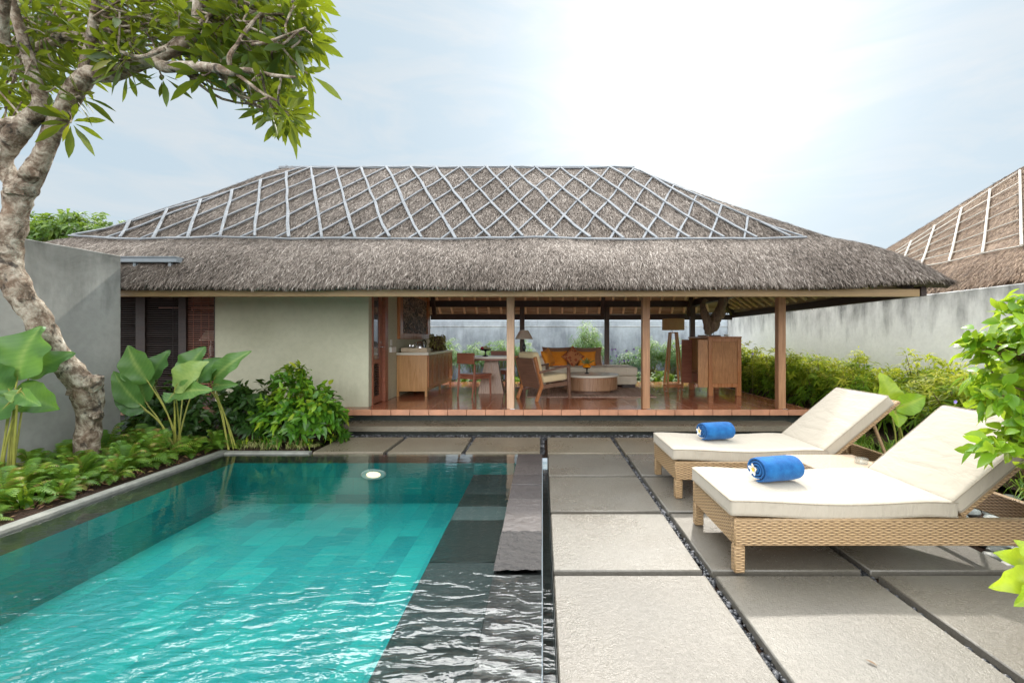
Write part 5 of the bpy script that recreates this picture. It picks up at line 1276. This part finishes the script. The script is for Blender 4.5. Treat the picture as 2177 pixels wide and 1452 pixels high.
paddle('large paddle leaved plant cut by the left edge in front of the grey wall', (-4.88, 4.15, 0.02), [
 (37, 808, 68, 690, 4.2, 4.28, 152, 0.35), (62, 800, 148, 745, 4.3, 4.42, 66, 0.1), (36, 825, 118, 870, 4.25, 4.3, 70, 0.05), (20, 830, -52, 770, 4.2, 4.1, 85, 0.15), (34, 850, -38, 905, 4.2, 4.0, 78, 0.1), (45, 830, 18, 852, 4.1, 4.0, 40, 0.75), (40, 835, 75, 860, 4.05, 3.95, 36, 0.3), (30, 840, -30, 850, 4.4, 4.6, 80, 0.0)])
paddle('clump of broad paddle leaves on yellow stalks beside the wall corner', (-4.38, 5.45, 0.02), [
 (315, 812, 262, 735, 5.35, 5.3, 66, 0.45), (322, 808, 352, 742, 5.5, 5.6, 52, 0.1), (310, 855, 292, 780, 5.4, 5.45, 62, 0.3), (300, 862, 232, 790, 5.3, 5.2, 48, 0.35), (308, 872, 240, 850, 5.35, 5.2, 40, 0.05),
 (372, 826, 430, 768, 5.2, 5.12, 62, 0.95), (374, 834, 436, 826, 5.2, 5.0, 44, 0.55), (372, 838, 350, 855, 5.25, 5.15, 34, 0.3), (395, 800, 428, 735, 5.6, 5.65, 60, 0.3), (420, 808, 465, 760, 5.6, 5.6, 52, 0.1)])
paddle('upright paddle leaves with one tall leaf against the plaster wall', (-3.93, 5.75, 0.02), [
 (455, 806, 521, 744, 5.6, 5.55, 46, 0.5), (448, 812, 432, 765, 5.65, 5.7, 52, 0.15), (452, 822, 497, 815, 5.55, 5.4, 26, 0.4), (446, 828, 420, 835, 5.6, 5.5, 24, 0.35)])
paddle('upright arrow shaped leaf behind the farther lounger', (3.95, 4.95, 0.0), [(1893, 868, 1880, 790, 5.1, 5.15, 50, 0.9), (1905, 870, 1972, 842, 4.9, 4.8, 46, 0.6), (1900, 872, 1915, 905, 4.95, 4.8, 36, 0.7)], M['lf_bright'], 'arrow_leaf_plant')
paddle('translucent broad leaf rising above the sunny shrub at the right edge', (3.55, 3.25, 0.0), [(2120, 760, 2128, 668, 3.3, 3.35, 66, 0.95), (2125, 790, 2080, 740, 3.2, 3.15, 40, 0.8)], M['lf_cal'], 'arrow_leaf_plant')

# --- shrubs by the platform
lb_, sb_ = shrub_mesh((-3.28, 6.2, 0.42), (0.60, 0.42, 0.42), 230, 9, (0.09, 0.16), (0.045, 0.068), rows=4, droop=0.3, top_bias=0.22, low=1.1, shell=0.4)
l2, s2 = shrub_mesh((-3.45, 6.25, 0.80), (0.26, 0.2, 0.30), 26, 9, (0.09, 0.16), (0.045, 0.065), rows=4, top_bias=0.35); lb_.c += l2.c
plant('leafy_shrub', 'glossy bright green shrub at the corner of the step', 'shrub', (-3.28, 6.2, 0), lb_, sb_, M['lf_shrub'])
lb_, sb_ = shrub_mesh((-4.0, 6.3, 0.42), (0.45, 0.32, 0.44), 130, 9, (0.10, 0.17), (0.045, 0.07), rows=4, top_bias=0.15, low=1.1)
plant('leafy_shrub', 'dark green shrub in the shade under the bedroom blinds', 'shrub', (-4.0, 6.3, 0), lb_, sb_, M['lf_dark'])
lb_, sb_ = shrub_mesh((-5.05, 6.15, 0.4), (0.7, 0.35, 0.5), 130, 9, (0.10, 0.18), (0.045, 0.07), rows=4, top_bias=0.1, low=1.1)
plant('leafy_shrub', 'low dark shrub between the wall corner and the paddle leaves', 'shrub', (-5.05, 6.15, 0), lb_, sb_, M['lf_dark'])
def tuft(n, L, Wd, droop=(0.5, 1.1), spread=0.05, rows=5, tilt=0.75):
    b = MB(); a = RNG.uniform(0, 2 * PI, n); e = RNG.uniform(0.15, tilt, n)
    D = np.stack([np.cos(a) * np.sin(e), np.sin(a) * np.sin(e), np.cos(e)], -1)
    Bp = np.stack([RNG.normal(0, spread, n), RNG.normal(0, spread, n), np.zeros(n)], -1)
    Up = np.stack([-np.cos(a), -np.sin(a), np.ones(n) * 0.6], -1)
    b.leaves(Bp, D, Up, RNG.uniform(*L, n), RNG.uniform(*Wd, n), RNG.uniform(*droop, n), rows, 0.15, np.array([0.7, 1, 0.9, 0.6, 0.03])[:rows] if rows == 5 else None)
    return b
def scatter(name, label, cat, meshes, mat, spots, group, kid=None, sc=(0.85, 1.15)):
    pr = []
    for i, s_ in enumerate(spots):
        x, y, z = s_[:3]; k = s_[3] if len(s_) > 3 else 1.0
        lbl = s_[4] if len(s_) > 4 else label
        if len(pr) < len(meshes): o = mk(name, meshes[len(pr)], mat, sharp=0); pr.append(o)
        else: o = random.choice(pr).copy(); COL.objects.link(o)
        f = random.uniform(*sc) * k
        o.location = (x, y, z); o.scale = (f, f, f * random.uniform(0.9, 1.1)); o.rotation_euler = (random.uniform(-.08, .08), random.uniform(-.08, .08), random.uniform(0, 6.28)); tag(o, lbl, cat, group)
scatter('variegated_grass', 'small cream striped grass tuft along the back pool kerb', 'grass tuft', [tuft(60, (0.12, 0.24), (0.006, 0.010)) for _ in range(2)], M['lf_var'],
        [(-3.75, 5.83, 0.02), (-3.45, 5.80, 0.02), (-3.15, 5.82, 0.02), (-2.95, 5.88, 0.02, 0.8), (-3.6, 5.95, 0.02), (-4.0, 5.85, 0.02)], 'cream striped grass tufts')
scatter('strap_leaf_tuft', 'green strap leaved tuft under the glossy shrub', 'grass tuft', [tuft(22, (0.25, 0.42), (0.016, 0.024)) for _ in range(2)], M['lf_shrub'],
        [(-3.5, 5.9, 0.02), (-3.05, 5.95, 0.02, 0.9), (-3.85, 5.9, 0.02, 0.9), (-2.88, 6.25, 0.02, 0.8)], 'strap leaved tufts')

# --- ferns
def fern(nf, Lr, up=0.9, pinL=0.075):
    b = MB()
    for i in range(nf):
        a = random.uniform(0, 2 * PI); L_ = random.uniform(*Lr); e = random.uniform(0.12, up); m_ = 20
        t_ = np.linspace(0.06, 1, m_); h = np.array([math.cos(a), math.sin(a), 0])
        pos = h * (L_ * np.sin(e) * t_)[:, None] + np.array([0, 0, 1]) * (L_ * (np.cos(e) * 1.25 * t_ - 0.62 * t_ ** 2.4))[:, None]
        tan = np.gradient(pos, axis=0); tan = unit(tan); side = np.array([-math.sin(a), math.cos(a), 0]); nrm = np.cross(tan, side) * -1
        nrm = np.where(nrm[:, 2:3] < 0, -nrm, nrm)
        pl_ = pinL * np.sin(PI * np.clip(0.12 + 0.86 * t_, 0, 1)) ** 0.7
        tone = np.clip(RNG.normal(0.5, 0.24), 0, 1)
        if random.random() < 0.05: tone = 1.0
        for sg in (-1, 1):
            D = side * sg + tan * 0.35 - np.array([0, 0, 0.12])
            b.leaves(pos, D, nrm, pl_, 0.0125, 0.15, 3, 0.1, [0.8, 0.9, 0.1], rnd=np.clip(tone + RNG.normal(0, 0.08, m_), 0, 1))
        b.leaves(pos[:1] * 0, (pos[6:7] + 1e-6), np.array([[0, 0.1, 1.0]]), L_ * 0.4, 0.006, 0, 3, 0, [1, 1, 1], rnd=0.9)
    return b
FM = [fern(34, (0.34, 0.56), 1.0), fern(30, (0.30, 0.48), 1.0), fern(38, (0.36, 0.64), 1.15)]
spots = [(-4.35, 2.9, 0.0, 0.9), (-4.45, 3.3, 0.0), (-4.75, 3.05, 0.0), (-4.40, 3.75, 0.0, 1.0, 'bright green fern beside the kerb at the left edge'), (-4.78, 3.6, 0.0), (-5.1, 3.4, 0), (-4.35, 4.15, 0, 0.8), (-4.95, 4.0, 0), (-5.3, 4.2, 0), (-4.55, 4.45, 0, 1.05),
         (-4.35, 4.75, 0, 0.85), (-5.15, 4.6, 0), (-4.7, 5.0, 0, 0.9), (-4.32, 5.15, 0, 0.9), (-5.0, 5.2, 0, 1.15, 'tall upright fern between the tree trunk and the paddle leaves'), (-4.62, 5.35, 0), (-4.2, 5.45, 0, 0.85), (-5.25, 5.0, 0), (-4.9, 5.55, 0), (-4.25, 5.0, 0, 0.7), (-5.35, 5.5, 0), (-4.55, 2.6, 0), (-4.45, 5.62, 0, 0.9), (-4.15, 5.8, 0, 0.8), (-4.22, 4.45, 0, 0.6), (-4.2, 3.95, 0, 0.6), (-4.22, 3.4, 0, 0.65), (-4.6, 4.05, 0), (-4.5, 4.85, 0), (-4.75, 4.6, 0, 0.9)]
scatter('sword_fern', 'low green sword fern in the bed between pool kerb and grey wall', 'fern', FM, M['lf_fern'], spots, 'sword ferns in the poolside bed')
scatter('broad_grass', 'bright broad bladed clump among the ferns by the kerb', 'grass tuft', [tuft(20, (0.28, 0.42), (0.028, 0.045), (0.2, 0.6))], M['lf_shrub'], [(-4.28, 3.78, 0.0, 1.0)], 'broad bladed clumps')
# mulch litter: little dry leaves in the bed
b = MB(); N = 2600; P = np.stack([RNG.uniform(-5.4, -4.06, N), RNG.uniform(2.0, 5.9, N), RNG.uniform(0.03, 0.06, N)], -1)
D = RNG.normal(0, 1, (N, 3)); D[:, 2] *= 0.25
b.leaves(P, D, np.tile([0, 0, 1.0], (N, 1)) + RNG.normal(0, 0.4, (N, 3)), RNG.uniform(0.02, 0.07, N), 0.014, 0.1, 3)
tag(mk('leaf_litter', b, m_leaf('dry_leaf', [(0, (0.06, 0.028, 0.014)), (0.6, (0.16, 0.075, 0.035)), (1, (0.30, 0.19, 0.09))], 0.8, 0.1), sharp=0), 'brown dry leaf litter on the soil of the poolside bed', 'leaf litter', kind='stuff')

# --- hedge along the pale wall
HM = []
for k in range(4):
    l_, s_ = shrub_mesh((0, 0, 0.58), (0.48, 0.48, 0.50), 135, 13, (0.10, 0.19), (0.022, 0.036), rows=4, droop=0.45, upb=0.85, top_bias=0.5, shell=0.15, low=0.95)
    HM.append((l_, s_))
hp = []
def hedge(x, y, k, label, z=0.0, group='hedge shrubs along the pale wall'):
    i = random.randrange(4)
    if len(hp) < 4:
        o = plant('hedge_shrub', label, 'shrub', (0, 0, 0), HM[len(hp)][0], HM[len(hp)][1], M['lf_hedge'], M['stem'], group); hp.append(o)
    else: o = copy_tree(random.choice(hp)); o['label'] = label; o['group'] = group
    o.location = (x, y, z); o.scale = (k, k, k * random.uniform(0.93, 1.1)); o.rotation_euler = (0, 0, random.uniform(0, 6.28))
for y in np.arange(5.0, 13.0, 0.62):
    hedge(4.95 + random.uniform(-.12, .12) + (0.25 if y < 6.5 else 0), y, random.uniform(0.85, 1.2), 'yellow green hedge shrub with narrow leaves in the front row under the pale wall')
for y in np.arange(5.3, 13.5, 0.75):
    hedge(5.65 + random.uniform(-.1, .1), y, random.uniform(0.98, 1.14), 'yellow green hedge shrub close against the pale wall')
for (x, y, k) in ((4.75, 4.45, 0.8), (5.35, 4.3, 1.0), (5.2, 3.6, 0.95), (4.6, 3.75, 0.8)): hedge(x, y, k, 'sunny loose shrub behind the lounger backrests', group='shrubs behind the loungers')
lb_, sb_ = shrub_mesh((4.38, 7.15, 0.17), (0.2, 0.2, 0.2), 40, 8, (0.05, 0.09), (0.025, 0.04), top_bias=0.4)
plant('leafy_shrub', 'small bright yellow green shrub at the platform corner', 'shrub', (4.38, 7.15, 0), lb_, sb_, M['lf_bright'])
scatter('grass_clump', 'arching green grass clump behind the lounger back', 'grass tuft', [tuft(70, (0.35, 0.6), (0.012, 0.02)) for _ in range(2)], M['lf_fern'],
        [(3.95, 4.75, 0, 0.9), (4.2, 4.45, 0), (3.75, 5.15, 0, 0.9), (4.1, 5.3, 0), (3.7, 4.6, 0, 0.7), (4.35, 4.95, 0), (4.4, 5.6, 0), (3.9, 5.6, 0, 0.8), (4.3, 4.0, 0, 0.8), (4.2, 6.0, 0, 0.8)], 'arching grass clumps')
# purple flowers and seed heads near the sunny shrub
for i, (px, py, Y) in enumerate(((2030, 854, 4.6), (1600, 752, 9.5))):
    p = W(px, py, Y); n = 5; ang = np.arange(n) * 1.257
    b = MB(); b.leaves(np.tile(p, (n, 1)), np.stack([np.cos(ang), -0.3 * np.ones(n), np.sin(ang)], -1), np.tile([0, -1.0, 0], (n, 1)), 0.022, 0.02, 0, 4)
    t_ = thing('purple_flower', ('purple flower in front of the pale wall hedge by the big shrub', 'purple flower by the cabinet corner')[i], 'flower', (p[0], p[1], 0)); mk('petals', b, M['lilac'], t_)
    b = MB(); b.tube([(p[0] + 0.05, p[1] + 0.1, 0), (p[0], p[1] + 0.003, p[2])], 0.004, 5); mk('stem', b, M['green_stem'], t_)

# --- planting behind the pavilion
BM = []
for k in range(3):
    l_, s_ = shrub_mesh((0, 0, 0.85), (0.62, 0.45, 0.75), 120, 16, (0.13, 0.24), (0.012, 0.02), rows=4, droop=0.7, upb=0.8, top_bias=0.4, shell=0.1)
    BM.append((l_, s_))
bp = []
def bamb(x, y, k, label, zs=1.0):
    if len(bp) < 3:
        o = plant('bamboo_shrub', label, 'shrub', (0, 0, 0), BM[len(bp)][0], BM[len(bp)][1], M['lf_bamboo'], M['green_stem'], 'bamboo like shrubs at the back wall'); bp.append(o)
    else: o = copy_tree(random.choice(bp)); o['label'] = label
    o.location = (x, y, 0.02); o.scale = (k, k, k * zs); o.rotation_euler = (0, 0, random.uniform(0, 6))
for x, y, k, z_, l_ in ((-2.0, 13.6, 0.85, 0.98, 'bamboo like shrub behind the sideboard end'), (-1.3, 13.9, 0.95, 1.0, 'bamboo like shrub behind the red dining chair'), (-0.6, 13.7, 0.9, 1.0, 'bamboo like shrub behind the pale post'),
                    (1.35, 13.5, 1.1, 1.12, 'tall light green bamboo like shrub behind the sofa cushions'), (3.3, 13.8, 0.95, 1.0, 'bamboo like shrub behind the floor lamp'), (3.9, 13.6, 0.9, 1.0, 'bamboo like shrub behind the open cabinet'), (4.5, 13.9, 0.9, 1.0, 'bamboo like shrub at the far wall corner'), (-2.8, 13.6, 0.9, 1, 'bamboo like shrub hidden by the plaster room'), (2.7, 14.2, 0.7, 0.95, 'short bamboo like shrub in the gap beside the red post')):
    bamb(x, y, k, l_, z_)
lb_, sb_ = shrub_mesh((2.35, 13.2, 0.55), (0.55, 0.3, 0.5), 75, 10, (0.12, 0.2), (0.012, 0.02), rows=4, droop=0.3, upb=1.2)
pr_ = plant('purple_flowering_bush', 'blue green bush with small purple flowers behind the chaise end', 'shrub', (2.35, 13.2, 0), lb_, sb_, M['lf_blue'], M['green_stem'])
b = MB(); n = 60; P = np.stack([RNG.uniform(1.95, 2.75, n // 5), RNG.uniform(12.95, 13.1, n // 5), RNG.uniform(0.75, 1.12, n // 5)], -1); ang = RNG.uniform(0, 6.28, n)
b.leaves(np.repeat(P, 5, 0), np.stack([np.cos(ang), -0.3 * np.ones(n), np.sin(ang)], -1), np.tile([0, -1.0, 0], (n, 1)), 0.04, 0.035, 0, 4); mk('flowers', b, M['lilac'], pr_)
for i, x in enumerate((-0.2, 0.7)):
    lb_, sb_ = shrub_mesh((x, 13.3, 0.35), (0.5, 0.3, 0.35), 60, 10, (0.12, 0.2), (0.012, 0.022), rows=4, upb=1.0)
    plant('low_bush', ('low blue green bush behind the cream lamp', 'low blue green bush hidden behind the sofa back')[i], 'shrub', (x, 13.3, 0), lb_, sb_, M['lf_blue'], M['green_stem'])
scatter('sword_fern', 'lush fern at the rear edge of the platform', 'fern', [fern(30, (0.4, 0.6), 1.0)], M['lf_fern'], [(-1.55, 12.4, 0.1), (-0.7, 12.45, 0.1), (2.35, 12.35, 0.1), (2.75, 12.45, 0.1), (3.1, 12.35, 0.1), (3.5, 12.4, 0.1), (-2.1, 12.4, 0.1), (0.2, 12.4, 0.1), (3.9, 12.4, 0.1), (2.55, 12.7, 0.15), (3.3, 12.7, 0.15)], 'ferns at the rear platform edge')

# --- sunny shrub at the right edge, near the camera
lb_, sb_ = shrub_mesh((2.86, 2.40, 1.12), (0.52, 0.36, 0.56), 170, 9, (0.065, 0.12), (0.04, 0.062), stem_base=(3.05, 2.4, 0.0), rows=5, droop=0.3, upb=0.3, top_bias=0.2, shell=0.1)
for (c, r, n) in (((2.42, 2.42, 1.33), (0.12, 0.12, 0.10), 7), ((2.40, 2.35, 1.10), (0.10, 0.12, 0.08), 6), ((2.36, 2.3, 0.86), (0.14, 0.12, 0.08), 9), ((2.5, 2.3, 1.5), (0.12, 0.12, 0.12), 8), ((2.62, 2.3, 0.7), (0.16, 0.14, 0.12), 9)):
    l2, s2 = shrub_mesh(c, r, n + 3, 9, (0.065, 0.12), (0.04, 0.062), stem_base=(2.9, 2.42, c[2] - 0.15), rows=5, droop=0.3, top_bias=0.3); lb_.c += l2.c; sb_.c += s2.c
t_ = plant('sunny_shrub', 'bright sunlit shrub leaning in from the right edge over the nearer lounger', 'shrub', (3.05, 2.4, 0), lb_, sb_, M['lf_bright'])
# --- pale leaved plant low in the right corner
t_ = paddle('low plant with pale broad leaves at the lower right edge', (2.35, 1.75, 0.0), [(2190, 1215, 2120, 1252, 2.0, 1.95, 52, 1.0), (2195, 1195, 2128, 1178, 2.05, 2.02, 46, 0.95), (2200, 1240, 2168, 1290, 1.95, 1.9, 40, 0.7), (2200, 1190, 2165, 1150, 2.0, 2.0, 44, 0.9)], M['lf_bright'], 'pale_leaved_plant')

# --- tree beyond the left wall
ft = thing('garden_tree', 'round leafy tree beyond the grey wall at the left', 'tree', (-14.0, 14.0, 0))
b = MB(); b.tube(catmull([(-14.0, 14, 0), (-14.1, 14, 2), (-13.9, 14, 3.6), (-14.1, 14, 4.8)], 4), lerpr([0.2, 0.16, 0.12, 0.05], 4), 10, 0.1)
for k in range(9):
    a = random.uniform(0, 6.28); b.tube(catmull([(-14, 14, 3.4), (-14 + math.cos(a) * 0.7, 14 + math.sin(a) * 0.6, 4.1), (-14 + math.cos(a) * 1.4, 14 + math.sin(a), 4.5)], 3), lerpr([0.06, 0.04, 0.02], 3), 6)
mk('trunk', b, M['bark'], ft)
l_, s_ = shrub_mesh((-14.2, 14, 4.3), (1.75, 1.4, 1.1), 330, 11, (0.16, 0.30), (0.07, 0.11), rows=3, droop=0.4, upb=0.4, top_bias=0.3, shell=0.2, stems=False); mk('crown', l_, M['lf_far'], ft, sharp=0)

# ------------------------------------------------------------------ light, sky, camera
EL, AZ = R(43), R(21)
S = Vector((math.cos(EL) * math.sin(AZ), math.cos(EL) * math.cos(AZ), math.sin(EL)))
ld = bpy.data.lights.new('sun', 'SUN'); ld.energy = 1.6; ld.angle = R(1.8); ld.color = (1.0, 0.93, 0.82)
lo = bpy.data.objects.new('sun', ld); COL.objects.link(lo); lo.rotation_euler = S.to_track_quat('Z', 'Y').to_euler(); lo.location = (4, 12, 14)
w = bpy.data.worlds.new('World'); scene.world = w; w.use_nodes = True; nt = w.node_tree; nt.nodes.clear()
def wn(typ, ins=None, **pr):
    nd = nt.nodes.new('ShaderNode' + typ)
    for k, v in pr.items(): setattr(nd, k, v)
    for k, v in (ins or {}).items():
        if isinstance(v, bpy.types.NodeSocket): nt.links.new(v, nd.inputs[k])
        else: nd.inputs[k].default_value = v
    return nd
sky = wn('TexSky', sky_type='NISHITA', sun_disc=False, sun_elevation=EL, sun_rotation=AZ, altitude=0.0, air_density=1.0, dust_density=3.0, ozone_density=1.5)
tc = wn('TexCoord').outputs['Generated']
sp = wn('VectorMath', {0: tc, 1: (1.0, 1.0, 2.6)}, operation='MULTIPLY').outputs[0]
cn = wn('TexNoise', {'Vector': sp, 'Scale': 2.2, 'Detail': 6, 'Roughness': 0.55, 'Distortion': 0.6}).outputs['Fac']
cf = wn('MapRange', {0: cn, 1: 0.35, 2: 0.75, 3: 0.96, 4: 0.975}).outputs[0]
# thin high cloud veil: white, lit more strongly round the sun; added bright zones overhead and behind, out of view
def dirdot(el, az):
    el, az = R(el), R(az)
    d = wn('VectorMath', {0: tc, 1: (math.cos(el) * math.sin(az), math.cos(el) * math.cos(az), math.sin(el))}, operation='DOT_PRODUCT').outputs['Value']
    return wn('Math', {0: d, 1: 0.0}, operation='MAXIMUM').outputs[0]
def wm(op, a, b): return wn('Math', {0: a, 1: b}, operation=op).outputs[0]
g1 = wm('MULTIPLY', wm('POWER', dirdot(27, 17), 12.0), 0.95)
g2 = wm('MULTIPLY', wm('POWER', dirdot(27, 17), 36.0), 1.5)
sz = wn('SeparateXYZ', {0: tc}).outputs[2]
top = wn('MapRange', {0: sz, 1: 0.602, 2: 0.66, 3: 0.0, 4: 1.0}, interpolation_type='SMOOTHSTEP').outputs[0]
hi = wm('MULTIPLY', wm('MULTIPLY', wm('POWER', dirdot(46, -16), 8.0), 52.0), top)  # added bright zone above the view, whitens pool ripples and fills from overhead
back_fill = wm('MULTIPLY', wm('POWER', dirdot(25, 180), 2.0), 16.0)  # added sky brightness behind the camera, fill for facade, thatch and interior
glow = wm('ADD', wm('ADD', g1, g2), wm('ADD', hi, back_fill))
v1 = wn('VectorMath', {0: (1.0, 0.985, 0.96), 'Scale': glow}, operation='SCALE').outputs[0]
cir = wn('TexNoise', {'Vector': wn('VectorMath', {0: tc, 1: (1.3, 0.8, 5.0)}, operation='MULTIPLY').outputs[0], 'Scale': 3.0, 'Detail': 7, 'Roughness': 0.6, 'Distortion': 1.2}).outputs['Fac']
cw = wn('MapRange', {0: cir, 1: 0.42, 2: 0.72, 3: 0.0, 4: 1.0}).outputs[0]
base = wn('Mix', {0: cw, 6: (2.55, 3.1, 3.5, 1), 7: (3.0, 3.3, 3.5, 1)}, data_type='RGBA').outputs[2]
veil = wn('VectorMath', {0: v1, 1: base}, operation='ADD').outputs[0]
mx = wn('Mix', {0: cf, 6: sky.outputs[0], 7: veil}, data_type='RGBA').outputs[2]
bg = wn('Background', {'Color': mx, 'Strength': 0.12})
nt.links.new(bg.outputs[0], wn('OutputWorld').inputs[0])

cd = bpy.data.cameras.new('camera'); cam = bpy.data.objects.new('camera', cd); COL.objects.link(cam); scene.camera = cam
cd.sensor_width = 36.0; cd.lens = 36.0 * F / 2177.0; cd.shift_x = -(VX - 1088.5) / 2177.0; cd.shift_y = -(726.0 - VY) / 2177.0
cd.clip_start = 0.05; cd.clip_end = 500
cam.location = (0, 0, CAM_H); cam.rotation_euler = (R(90), 0, 0)
scene.view_settings.view_transform = 'Standard'; scene.view_settings.look = 'None'; scene.view_settings.gamma = 1.0; scene.view_settings.exposure = 0.95
scene.cycles.max_bounces = 10; scene.cycles.transparent_max_bounces = 16; scene.cycles.diffuse_bounces = 5; scene.cycles.sample_clamp_indirect = 8.0
scene.cycles.use_denoising = True
